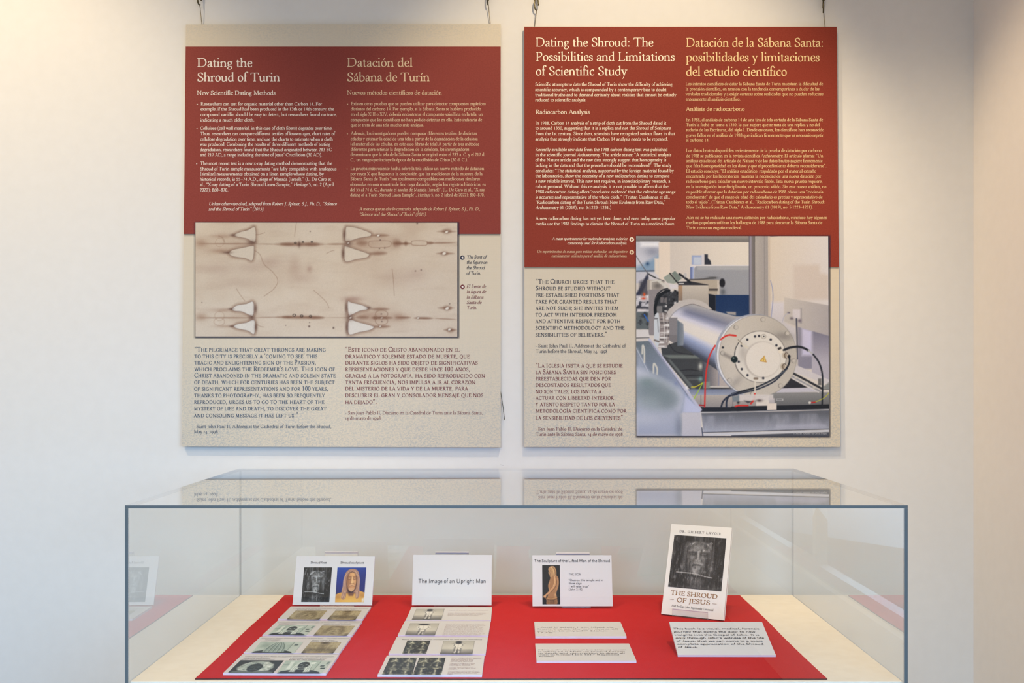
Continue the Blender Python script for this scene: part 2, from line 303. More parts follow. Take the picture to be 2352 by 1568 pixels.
gl('(', 3.0, 'C.7 2.5,7.2 1.2,5.2 .9,2.7 1.2,.2 2.5,-1.8')
gl(')', 3.0, 'C.7 .5,7.2 1.8,5.2 2.1,2.7 1.8,.2 .5,-1.8')
gl('[', 3.0, 'L.7 1.1,7 1.1,-1.6;L.5 1.1,7 2.4,7;L.5 1.1,-1.6 2.4,-1.6')
gl(']', 3.0, 'L.7 1.9,7 1.9,-1.6;L.5 1.9,7 .6,7;L.5 1.9,-1.6 .6,-1.6')
gl('’', 2.0, 'E 1.0,6.5 .5;L.7 1.3,6.3 .6,5.0')
gl('‘', 2.0, 'E 1.0,5.4 .5;L.7 .7,5.6 1.4,6.9')
gl('”', 3.8, 'E 1.0,6.5 .5;L.7 1.3,6.3 .6,5.0;E 2.6,6.5 .5;L.7 2.9,6.3 2.2,5.0')
gl('“', 3.8, 'E 1.0,5.4 .5;L.7 .7,5.6 1.4,6.9;E 2.6,5.4 .5;L.7 2.3,5.6 3.0,6.9')
gl('"', 3.2, 'L.8 1.0,6.9 .9,4.9;L.8 2.2,6.9 2.1,4.9')
gl("'", 1.8, 'L.8 .9,6.9 .8,4.9')
gl('•', 2.6, 'E 1.3,2.4 .8')
gl('©', 6.6, 'O.6 3.3,6.2 1.2,5.2 .4,3.1 1.2,1 3.3,0 5.4,1 6.2,3.1 5.4,5.2;C.6 4.5,4.2 3.4,4.7 2.2,4 2,3 2.3,2 3.4,1.5 4.5,2')
gl(' ', 2.35, '')
gl('ı', 2.3, 'L 1.15,4 1.15,0;H 1.15,4.2;B 1.15,0')
SANS = {
 'g': (4.6, 'L 3.6,4.1 3.6,-.9;C 3.6,-.8 3.2,-2.1 2.1,-2.4 .9,-2.0;C 3.6,3.5 3.0,4.0 2.3,4.1 1.1,3.4 .65,2.0 .95,.8 1.8,.1 2.7,.2 3.6,.9'),
 'y': (4.1, 'L .5,4.1 2.1,.2;L 3.6,4.1 1.5,-1.7;C 1.5,-1.6 1.1,-2.3 .4,-2.3'),
 't': (2.8, 'L 1.2,5.4 1.2,.9;C 1.2,1.0 1.4,.2 2.0,.1 2.6,.3;L .2,4.0 2.6,4.0'),
 'a': (4.1, 'C .8,3.6 1.4,4.0 2.0,4.1 2.9,3.7 3.1,2.8;L 3.1,3.0 3.1,0;C 3.1,2.4 1.6,2.3 .8,1.7 .7,.8 1.2,.15 2.0,.1 3.1,.9'),
 'f': (2.6, 'L 1.2,0 1.2,5.5;C 1.2,5.3 1.4,6.6 2.1,7.0 2.8,6.9;L .3,4.0 2.5,4.0'),
 'J': (3.4, 'L 2.3,6.6 2.3,1.5;C 2.3,1.7 2.1,.4 1.2,.1 .3,.4'),
}
ACC = {'á': 'a', 'é': 'e', 'í': 'ı', 'ó': 'o', 'ú': 'u', 'ñ': 'n', 'Á': 'A', 'É': 'E', 'Í': 'I', 'Ó': 'O', 'Ú': 'U', 'Ñ': 'N'}
_gc = {}
def catmull(P, closed, n):
    P = np.asarray(P, float); m = len(P); out = []
    segs = m if closed else m - 1
    for i in range(segs):
        p1, p2 = P[i], P[(i + 1) % m]
        p0 = P[i - 1] if (i or closed) else 2 * p1 - p2
        p3 = P[(i + 2) % m] if (closed or i + 2 < m) else 2 * p2 - p1
        for k in range(n):
            t = k / n
            out.append(.5 * ((2 * p1) + (p2 - p0) * t + (2 * p0 - 5 * p1 + 4 * p2 - p3) * t * t + (3 * p1 - p0 - 3 * p2 + p3) * t ** 3))
    if not closed: out.append(P[-1])
    return np.array(out)
def glyph(ch, style, wt, n):
    """-> advance, verts (k,2), faces"""
    key = (ch, style, round(wt, 3), n)
    if key in _gc: return _gc[key]
    base = ACC.get(ch, ch)
    if base not in G: base = '-'
    adv, s = SANS[base] if (style == 'sans' and base in SANS) else G[base]
    V, Fc, lay_of, lay = [], [], [], [0]
    def mark(k0):
        lay_of.extend([lay[0]] * (len(V) - k0)); lay[0] += 1
    serif = style != 'sans'
    ang = R(18); e1 = np.array([math.cos(ang), math.sin(ang)]); e2 = np.array([-e1[1], e1[0]])
    Wd, Hd = (.42 * wt, .2 * wt) if serif else (.36 * wt, .36 * wt)
    if style == 'slab': Wd, Hd = .45 * wt, .22 * wt
    def poly(pts):
        k = len(V); V.extend(pts); Fc.append(tuple(range(k, k + len(pts)))); mark(k)
    def stroke(P, mul, closed=False):
        P = np.asarray(P, float); m = len(P)
        T = np.roll(P, -1, 0) - np.roll(P, 1, 0)
        if not closed: T[0] = P[1] - P[0]; T[-1] = P[-1] - P[-2]
        T /= np.linalg.norm(T, axis=1)[:, None] + 1e-9
        Nn = np.stack([-T[:, 1], T[:, 0]], 1)
        mm = mul if serif else 1.0
        h = np.sqrt((Wd * (Nn @ e1)) ** 2 + (Hd * (Nn @ e2)) ** 2) * mm
        if mm < 1: h = np.maximum(h, min(Hd, Wd * mm))
        k = len(V)
        for p, q, w_ in zip(P, Nn, h): V.append(tuple(p + q * w_)); V.append(tuple(p - q * w_))
        for i in range(m if closed else m - 1):
            j = (i + 1) % m; Fc.append((k + 2 * i + 1, k + 2 * j + 1, k + 2 * j, k + 2 * i))
        mark(k)
    def dot(x, y, r):
        poly([(x + r * math.cos(a), y + r * math.sin(a)) for a in np.linspace(0, 2 * math.pi, 9)[:-1]])
    for st in filter(None, s.split(';')):
        cd_, *pt = st.split(' '); t = cd_[0]; mul = float(cd_[1:]) if len(cd_) > 1 else 1.0
        if t in 'LCOK':
            P = [tuple(map(float, q.split(','))) for q in pt]
            if t == 'K' and not serif: continue
            if t in 'LK': stroke(P, mul)
            elif t == 'C': stroke(catmull(P, False, n), mul)
            else: stroke(catmull(P, True, n), mul, True)
        elif t == 'E':
            x, y = map(float, pt[0].split(',')); r = float(pt[1])
            if serif or base in "ij.,:;•'’‘”“" : dot(x, y, r * (.6 + .4 * wt))
        elif serif:
            x, y = map(float, pt[0].split(',')); a = .36 * wt; q = .95; th = .26 * wt
            if style == 'slab': q, th = 1.1, .55 * wt
            if t == 'B': poly([(x - q, y), (x + q, y), (x + q, y + th), (x + a, y + th + .35), (x - a, y + th + .35), (x - q, y + th)])
            if t == 'S': poly([(x + q, y), (x - q, y), (x - q, y - th), (x - a, y - th - .3), (x + a, y - th - .3), (x + q, y - th)])
            if t == 'H': poly([(x + a, y), (x - .95, y - .65), (x - .95, y - .95), (x - a, y - .9), (x + a, y - 1.1)])
    if ch in ACC:
        top = 5.1 if ch.islower() else 7.3; cx = {'a': 2.0, 'e': 2.0, 'ı': 1.2, 'o': 2.2, 'u': 2.4, 'n': 2.4, 'A': 3.2, 'I': 1.6, 'O': 3.6, 'N': 3.8}.get(base, 2.5)
        if ch in 'ñÑ': stroke(catmull([(cx - 1.1, top), (cx - .5, top + .5), (cx + .4, top + .1), (cx + 1.1, top + .6)], False, 3), .9)
        else: stroke([(cx - .3, top), (cx + .8, top + 1.3)], 1.0)
    V2 = np.array(V, float).reshape(-1, 2); V3 = np.zeros((len(V2), 3)); V3[:, :2] = V2
    V3[:, 2] = np.array(lay_of[:len(V2)]) * 6e-6 if len(V2) else 0
    def ccw(q):
        p = V2[list(q)]; return q if np.sum(p[:, 0] * np.roll(p[:, 1], -1) - np.roll(p[:, 0], -1) * p[:, 1]) > 0 else q[::-1]
    r = (adv, V3, [ccw(q) for q in Fc]); _gc[key] = r; return r

def layout(text, style, wt, n):
    """glyph runs of a line: [(verts, faces)], width, in units where the capitals are 6.6 high"""
    x = 0.0; runs = []; ital = 'i' in style; sm = 'c' in style; old = 'o' in style
    fam = 'sans' if 'n' in style else ('slab' if 'b' in style else 'serif')
    trk = 1.7 if 'w' in style else 0.0
    for ch in text:
        if ch == '~': ital = not ital; continue
        k = 1.0; c = ch; dy = 0.0
        if sm and ch.islower(): c = ch.upper(); k = .76
        if old and ch in '0123456789':
            if ch in '012': k = .66
            elif ch in '34579': dy = -2.0
        adv, V, Fc = glyph(c, fam, wt * (1.12 if k < 1 else 1), n)
        if len(V):
            W = V * [k, k, 1]; W[:, 1] += dy
            if ital: W = W * [.92, 1, 1]; W[:, 0] += W[:, 1] * .21
            W[:, 0] += x; runs.append((W, Fc))
        x += adv * k * (.9 if ital else 1) + trk + (.35 if sm and ch != ' ' else 0)
    return runs, x
def text(name, sheet, parent, lines, mat, cap, style='', wt=1.0, n=3, z=0.0006):
    """one text block printed on a sheet. lines: (x0, y0, x1, y1, string) measured baseline ends on the photograph; cap = capital height in metres"""
    VV, FF, off = [], [], 0
    k = cap / 6.6
    for (x0, y0, x1, y1, s) in lines:
        a0, b0 = sheet.hit(x0, y0)
        runs, wdt = layout(s, style, wt, n)
        if x1 is None: kx, sl_ = k, 0.0
        else:
            a1, b1 = sheet.hit(x1, y1); kx = (a1 - a0) / wdt; sl_ = (b1 - b0) / (a1 - a0)
        for W, Fc in runs:
            P = np.empty((len(W), 3)); P[:, 0] = a0 + W[:, 0] * kx; P[:, 1] = b0 + W[:, 1] * k + W[:, 0] * kx * sl_; P[:, 2] = z + W[:, 2]
            VV.append(P); FF.extend([tuple(i + off for i in f) for f in Fc]); off += len(W)
    return raw(name, np.concatenate(VV), FF, mat, parent)
# ------------------------------------------------------------------ printed pictures, painted procedurally as ink on a fine grid
class Canvas:
    def __init__(s, w, h, bg=(255, 255, 255)):
        s.w, s.h = int(w), int(h)
        s.Y, s.X = np.mgrid[0:s.h, 0:s.w].astype(float) + 0.5
        s.a = np.ones((s.h, s.w, 3)) * np.array(bg, float)
    def mix(s, m, c):
        m = np.clip(m, 0, 1)[..., None]
        c = np.asarray(c, float); s.a = s.a * (1 - m) + c * m
    def mask(s, pts, soft=0.6):
        """signed-distance mask of a polygon"""
        P = np.asarray(pts, float); ins = np.zeros((s.h, s.w), bool); d2 = np.full((s.h, s.w), 1e9)
        for (x0, y0), (x1, y1) in zip(P, np.roll(P, -1, 0)):
            if y0 != y1:
                c = ((y0 > s.Y) != (y1 > s.Y)) & (s.X < (x1 - x0) * (s.Y - y0) / (y1 - y0) + x0); ins ^= c
            dx, dy = x1 - x0, y1 - y0; t = np.clip(((s.X - x0) * dx + (s.Y - y0) * dy) / (dx * dx + dy * dy + 1e-9), 0, 1)
            d2 = np.minimum(d2, (s.X - x0 - t * dx) ** 2 + (s.Y - y0 - t * dy) ** 2)
        d = np.sqrt(d2) * np.where(ins, 1, -1)
        return np.clip(d / soft * .5 + .5, 0, 1)
    def poly(s, pts, c, soft=0.6, al=1.0): s.mix(s.mask(pts, soft) * al, c)
    def rect(s, x0, y0, x1, y1, c, soft=0.6, al=1.0): s.poly([(x0, y0), (x1, y0), (x1, y1), (x0, y1)], c, soft, al)
    def grad(s, pts, c0, c1, p0, p1, soft=0.6, al=1.0, stops=None):
        d = np.array(p1, float) - p0; t = np.clip(((s.X - p0[0]) * d[0] + (s.Y - p0[1]) * d[1]) / (d @ d), 0, 1)
        st = stops or [(0, c0), (1, c1)]
        c = np.stack([np.interp(t, [q[0] for q in st], [q[1][k] for q in st]) for k in range(3)], -1)
        s.mix(s.mask(pts, soft) * al, c)
    def ell(s, cx, cy, rx, ry, c, soft=0.7, al=1.0, rot=0.0):
        co, si = math.cos(rot), math.sin(rot); x = (s.X - cx) * co + (s.Y - cy) * si; y = -(s.X - cx) * si + (s.Y - cy) * co
        q = np.sqrt((x / rx) ** 2 + (y / ry) ** 2); d = (1 - q) * min(rx, ry)
        s.mix(np.clip(d / soft * .5 + .5, 0, 1) * al, c)
    def ring(s, cx, cy, rx, ry, wd, c, al=1.0, soft=.7):
        q = np.sqrt(((s.X - cx) / rx) ** 2 + ((s.Y - cy) / ry) ** 2); d = wd / 2 - np.abs(1 - q) * min(rx, ry)
        s.mix(np.clip(d / soft * .5 + .5, 0, 1) * al, c)
    def blob(s, cx, cy, rx, ry, c, al=1.0, rot=0.0, p=2.0):
        co, si = math.cos(rot), math.sin(rot); x = (s.X - cx) * co + (s.Y - cy) * si; y = -(s.X - cx) * si + (s.Y - cy) * co
        s.mix(np.exp(-((x / rx) ** 2 + (y / ry) ** 2) ** (p / 2)) * al, c)
    def line(s, pts, wd, c, al=1.0, soft=0.7, smooth=True, taper=False):
        P = catmull(pts, False, 8) if (smooth and len(pts) > 2) else np.asarray(pts, float)
        d = np.full((s.h, s.w), 1e9); n = len(P) - 1
        for i in range(n):
            (x0, y0), (x1, y1) = P[i], P[i + 1]; dx, dy = x1 - x0, y1 - y0
            t = np.clip(((s.X - x0) * dx + (s.Y - y0) * dy) / (dx * dx + dy * dy + 1e-9), 0, 1)
            q = np.hypot(s.X - x0 - t * dx, s.Y - y0 - t * dy)
            if taper: q = q + wd * .5 * abs(2 * (i + .5) / n - 1) ** 2
            d = np.minimum(d, q)
        s.mix(np.clip((wd / 2 - d) / soft * .5 + .5, 0, 1) * al, c)
    def smear(s, x0, y0, x1, y1, wd, c, al=1.0):
        """soft scorch line fading at both ends"""
        dx, dy = x1 - x0, y1 - y0; L2 = dx * dx + dy * dy + 1e-9
        t = ((s.X - x0) * dx + (s.Y - y0) * dy) / L2; n = ((s.X - x0) * dy - (s.Y - y0) * dx) / math.sqrt(L2)
        e = np.clip(1 - (2 * t - 1) ** 2, 0, 1) ** .6
        s.mix(np.exp(-(n / (wd * (.35 + .65 * e) + .01)) ** 2) * e * al, c)
    def fbm(s, scale, octs=4, seed=0, sx=1.0, sy=1.0):
        r = np.random.default_rng(seed); out = np.zeros((s.h, s.w)); amp = 1.0; tot = 0
        for o in range(octs):
            gx = max(2, int(s.w * sx / scale) + 2); gy = max(2, int(s.h * sy / scale) + 2); g = r.random((gy + 1, gx + 1))
            x = np.clip(s.X / s.w, 0, .9999) * (gx - 1); y = np.clip(s.Y / s.h, 0, .9999) * (gy - 1); i, j = x.astype(int), y.astype(int); fx, fy = x - i, y - j
            fx = fx * fx * (3 - 2 * fx); fy = fy * fy * (3 - 2 * fy)
            out += amp * ((g[j, i] * (1 - fx) + g[j, i + 1] * fx) * (1 - fy) + (g[j + 1, i] * (1 - fx) + g[j + 1, i + 1] * fx) * fy)
            tot += amp; amp *= .55; scale /= 2
        return out / tot
    def noise(s, amt, seed=0, mono=True):
        r = np.random.default_rng(seed); s.a = s.a + (r.normal(0, amt, (s.h, s.w, 1)) if mono else r.normal(0, amt, (s.h, s.w, 3)))
    def blur(s, k=1):
        for _ in range(k):
            p = np.pad(s.a, ((1, 1), (1, 1), (0, 0)), 'edge')
            s.a = (p[:-2, 1:-1] + p[2:, 1:-1] + p[1:-1, :-2] + p[1:-1, 2:] + 4 * p[1:-1, 1:-1]) / 8
def grid_mesh(name, mat, parent, corners, lin, z):
    """corners: local (x, y) TL, TR, BR, BL; lin: (h, w, c) attribute values"""
    h, w = lin.shape[:2]
    u = np.linspace(0, 1, w)[None, :]; v = np.linspace(0, 1, h)[:, None]
    tl, tr, br, bl = [np.array(c, float) for c in corners]
    P = ((1 - u)[..., None] * (1 - v)[..., None]) * tl + (u[..., None] * (1 - v)[..., None]) * tr + (u[..., None] * v[..., None]) * br + ((1 - u)[..., None] * v[..., None]) * bl
    co = np.empty((h, w, 3), np.float32); co[..., :2] = P; co[..., 2] = z
    me = bpy.data.meshes.new(name); nf = (h - 1) * (w - 1)
    me.vertices.add(h * w); me.vertices.foreach_set('co', co.ravel())
    i = (np.arange(h - 1)[:, None] * w + np.arange(w - 1)[None, :]).ravel()
    q = np.stack([i + w, i + w + 1, i + 1, i], 1).astype(np.int32)
    me.loops.add(nf * 4); me.loops.foreach_set('vertex_index', q.ravel())
    me.polygons.add(nf); me.polygons.foreach_set('loop_start', np.arange(0, nf * 4, 4, dtype=np.int32))
    me.update(calc_edges=True); me.validate()
    at = me.attributes.new('ink', 'FLOAT_COLOR', 'POINT')
    c4 = np.ones((h * w, 4), np.float32)
    c4[:, :3] = lin.reshape(h * w, -1)
    at.data.foreach_set('color', c4.ravel())
    return link_mesh(name, me, mat, parent)
def picture(name, sheet, parent, px, canvas, z=0.0005):
    """px: photograph positions of the picture's corners TL, TR, BR, BL"""
    return grid_mesh(name, INK, parent, [sheet.hit(*p) for p in px], sl(np.clip(canvas.a, 0, 255)), z)
def printed_drop_shadow_strip(name, parent, x0, x1, y0, depth, z, strength=.6):
    """drop shadow printed in fading ink below the red field"""
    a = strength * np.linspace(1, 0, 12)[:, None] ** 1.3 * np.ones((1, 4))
    return grid_mesh(name, SHADOW_INK, parent, [(x0, y0), (x1, y0), (x1, y0 - depth), (x0, y0 - depth)], np.repeat(a[..., None], 3, -1), z)
def printed_drop_shadow(name, parent, x0, y0, x1, y1, grow, z, strength=.75, dx=0.0, dy=0.0):
    """drop shadow printed in ink, offset right and down behind a picture"""
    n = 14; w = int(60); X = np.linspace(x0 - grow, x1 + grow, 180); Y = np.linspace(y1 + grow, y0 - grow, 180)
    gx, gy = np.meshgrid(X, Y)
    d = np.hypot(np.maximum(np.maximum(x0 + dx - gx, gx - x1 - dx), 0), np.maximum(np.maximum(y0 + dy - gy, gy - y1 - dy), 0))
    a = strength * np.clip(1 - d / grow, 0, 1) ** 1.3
    return grid_mesh(name, SHADOW_INK, parent, [(X[0], Y[0]), (X[-1], Y[0]), (X[-1], Y[-1]), (X[0], Y[-1])], np.repeat(a[..., None], 3, -1), z)

def paint_cloth():
    """aged linen cloth with scorch lines and pale patches"""
    c = Canvas(601, 261, (204, 189, 170))
    n = c.fbm(110, 4, 11, sy=1.6); c.mix((n - .5) * 1.6, (186, 164, 143)); c.mix((.5 - n) * 1.3, (214, 203, 190))
    n = c.fbm(26, 3, 12, sx=.4, sy=2); c.mix((n - .52) * .9, (180, 157, 138))
    lin = np.linspace(0, 1, c.h)[:, None] * np.ones((1, c.w)); c.mix(lin * .22, (214, 208, 204))
    A = Crop(-9, -6.5, 5.703); B = Crop(301, -6.5, 5.703)
    BR = (116, 80, 62); DK = (78, 50, 42)
    def many(f, L): return [f(x, y) for x, y in L]
    # warm scorched zones
    for f, x, y, rx, ry, al in [(A, 130, 310, 90, 60, .45), (A, 130, 1270, 80, 50, .45), (A, 400, 220, 160, 28, .4), (A, 400, 410, 150, 34, .5), (A, 430, 1180, 150, 26, .4), (A, 430, 1390, 130, 20, .35),
                             (A, 650, 310, 220, 60, .22), (A, 650, 1270, 220, 60, .2), (B, 440, 300, 150, 90, .38), (B, 700, 260, 170, 110, .28), (B, 900, 310, 70, 70, .42), (B, 520, 1260, 190, 70, .3), (B, 940, 1270, 80, 50, .45), (B, 700, 1280, 230, 100, .2)]:
        p = f(x, y); c.blob(p[0], p[1], rx / 5.7, ry / 5.7, (140, 104, 84), al)
    for f, x0, y0, x1, y1, wd, al in [(A, 60, 316, 870, 316, 5, .55), (A, 1080, 322, 1740, 322, 16, .75), (A, 1150, 320, 1340, 324, 12, .6), (A, 1480, 322, 1680, 322, 16, .55), (A, 60, 1280, 820, 1278, 5, .55), (A, 1090, 1270, 1760, 1276, 13, .75), (A, 1180, 1270, 1330, 1270, 10, .6), (A, 1500, 1274, 1740, 1278, 13, .6),
                                      (A, 830, 318, 1160, 322, 5, .4), (A, 820, 1276, 1200, 1270, 5, .4), (A, 1600, 322, 2200, 318, 4, .35), (A, 1700, 1276, 2200, 1276, 4, .3),
                                      (B, 0, 320, 260, 318, 8, .4), (B, 860, 312, 1120, 312, 10, .7), (B, 860, 312, 980, 300, 26, .55), (B, 1010, 310, 1060, 310, 18, .7), (B, 1300, 305, 1710, 298, 7, .6), (B, 1300, 305, 1400, 304, 12, .6),
                                      (B, 560, 205, 830, 205, 12, .6), (B, 540, 445, 800, 435, 16, .65), (B, 570, 1165, 830, 1165, 14, .6), (B, 600, 1395, 840, 1390, 13, .65),
                                      (B, 380, 1275, 560, 1272, 14, .55), (B, 570, 1278, 870, 1278, 12, .8), (B, 600, 1278, 660, 1278, 14, .7), (B, 890, 1275, 1110, 1275, 10, .7), (B, 1130, 1280, 1400, 1285, 9, .85), (B, 1390, 1285, 1710, 1298, 5, .5), (B, 380, 300, 540, 306, 22, .45),
                                      (B, 1430, 155, 1710, 155, 10, .5), (B, 1500, 150, 1640, 150, 20, .6), (B, 1420, 440, 1680, 440, 9, .6), (B, 1480, 440, 1600, 440, 16, .55), (B, 1440, 1150, 1680, 1150, 10, .6), (B, 1510, 1150, 1640, 1150, 20, .6), (B, 1520, 1435, 1710, 1435, 10, .6), (B, 1560, 1440, 1670, 1440, 18, .6)]:
        p, q = f(x0, y0), f(x1, y1); c.smear(*p, *q, wd / 5.7 * 1.6, BR, al)
    pale = (206, 194, 178); pale2 = (214, 209, 202)
    P = [(A, [(560, 200), (640, 160), (740, 135), (832, 95), (834, 292), (720, 248), (600, 225)], pale), (A, [(492, 440), (540, 395), (700, 360), (805, 340), (822, 380), (800, 535), (700, 505), (550, 482)], pale),
         (A, [(535, 1160), (600, 1115), (720, 1095), (800, 1065), (822, 1130), (810, 1248), (760, 1245), (660, 1200), (560, 1190)], pale2), (A, [(548, 1390), (610, 1358), (720, 1340), (790, 1308), (832, 1330), (822, 1492), (740, 1450), (600, 1420)], pale2),
         (B, [(240, 265), (250, 110), (285, 90), (400, 108), (560, 165), (585, 195), (560, 218), (430, 240), (300, 278)], pale), (B, [(230, 360), (250, 345), (360, 380), (540, 440), (556, 465), (520, 495), (380, 520), (240, 542)], pale),
         (B, [(275, 1068), (330, 1080), (450, 1108), (540, 1145), (530, 1170), (430, 1190), (330, 1238), (288, 1242)], pale2), (B, [(292, 1310), (420, 1335), (600, 1385), (612, 1410), (560, 1440), (420, 1468), (290, 1492)], pale2)]
    for f, L, col in P:
        L = many(f, L); L2 = [tuple(q) for q in catmull(L, True, 4)]
        m = c.mask(L2, 7.0); c.mix(np.clip(m * 1.6, 0, 1) * np.clip(1 - c.mask(L2, 1.2), 0, 1) * .55, BR)
        c.poly(L2, col, 0.8); c.line(L2 + [L2[0]], 1.0, DK, .6, smooth=False)
    for f, x, y, rx, ry in [(A, 790, 300, 60, 30), (A, 545, 205, 40, 18), (A, 470, 430, 60, 16), (A, 790, 1275, 40, 30), (A, 520, 1165, 36, 14), (A, 530, 1390, 36, 14), (B, 280, 310, 46, 40), (B, 305, 1275, 50, 40), (B, 552, 1150, 34, 18), (A, 1410, 322, 18, 40), (A, 840, 1160, 24, 60), (A, 845, 1400, 20, 60), (B, 255, 1150, 18, 80), (B, 265, 1400, 22, 90), (B, 230, 190, 22, 70), (B, 215, 440, 22, 70)]:
        p = f(x, y); c.blob(*p, rx / 5.7, ry / 5.7, DK, .6)
    for f, x, y, r in [(B, 283, 305, 10), (B, 312, 1278, 13), (B, 1568, 160, 18), (B, 1535, 440, 22), (B, 1575, 1155, 22), (B, 1605, 1430, 18), (B, 700, 1388, 12), (B, 675, 207, 16), (B, 720, 1280, 12), (B, 1195, 1280, 14)]:
        p = f(x, y); c.ell(*p, r / 5.7 * 1.3, r / 5.7 * .8, (222, 216, 206), 1.0, rot=-.5); c.ring(*p, r / 5.7 * 1.4, r / 5.7, 1, DK, .4)
    def thin(f, L, wd=.9, al=.55, col=BR): c.line(many(f, L), wd, col, al)
    thin(B, [(548, 320), (560, 285), (640, 275), (800, 275), (845, 300), (830, 345), (760, 362), (600, 362), (552, 340), (548, 320)]); thin(B, [(1105, 302), (1130, 276), (1290, 276), (1318, 305), (1290, 334), (1130, 332), (1105, 302)], 1.1, .7)
    for cx, cy, rx, ry in [(718, 1230, 80, 52), (718, 1320, 80, 52)]: c.ring(*B(cx, cy), rx / 5.7, ry / 5.7, .9, BR, .55)
    for cx, cy, rx, ry in [(370, 300, 56, 55), (368, 1255, 62, 60), (365, 1330, 70, 50)]: c.ring(*A(cx, cy), rx / 5.7, ry / 5.7, .9, (150, 115, 95), .5)
    for f, L in [(A, [(825, 400), (900, 460), (950, 580), (1060, 680), (1130, 790), (1080, 900), (950, 1000)]), (A, [(590, 900), (640, 980), (700, 1060)]), (B, [(0, 440), (60, 410), (100, 400)]), (A, [(1600, 920), (1680, 990), (1760, 1070), (1800, 1150)]), (B, [(855, 640), (870, 760), (880, 900), (885, 990)]), (A, [(1375, 40), (1360, 130), (1350, 220)]), (A, [(840, 200), (900, 190), (960, 170)]), (A, [(850, 1360), (900, 1390), (950, 1400)]), (A, [(700, 140), (760, 115), (830, 95)]), (A, [(360, 215), (410, 240), (440, 300)])]: thin(f, L, 1.1, .5)
    for f, x, y, r in [(A, 1360, 305, 12), (A, 1458, 292, 10), (A, 1575, 290, 10), (A, 1345, 1245, 18), (A, 1442, 1255, 17), (A, 1558, 1258, 15)]:
        p = f(x, y); c.ring(*p, r / 5.7, r / 5.7 * .8, 1.3, (40, 32, 32), .85)
    for f, x, y, r in [(B, 1183, 50, 10), (A, 1553, 155, 7), (A, 1540, 1390, 12), (A, 1545, 1340, 6), (A, 140, 1080, 6), (A, 1235, 1378, 6), (B, 1608, 1095, 7), (B, 700, 265, 8), (B, 690, 375, 8), (B, 760, 370, 8), (B, 715, 1228, 8), (B, 722, 1326, 8), (B, 90, 1410, 12), (B, 1160, 668, 8), (B, 1235, 655, 9)]:
        p = f(x, y); c.blob(*p, r / 5.7, r / 5.7, (66, 44, 42), .8)
    for f, x, y, rx, ry, al in [(A, 1545, 645, 34, 44, .4), (B, 340, 1035, 130, 36, .5), (A, 1060, 560, 130, 60, .25), (A, 1350, 600, 70, 110, .22), (A, 800, 620, 200, 70, .2), (A, 1450, 760, 160, 70, .2), (B, 1000, 750, 250, 130, .16), (B, 1200, 700, 110, 70, .14), (A, 300, 640, 260, 60, .2), (A, 640, 820, 300, 80, .14)]:
        p = f(x, y); c.blob(*p, rx / 5.7, ry / 5.7, (140, 104, 92), al)
    c.noise(3.0, 5); c.blur(1)
    return c

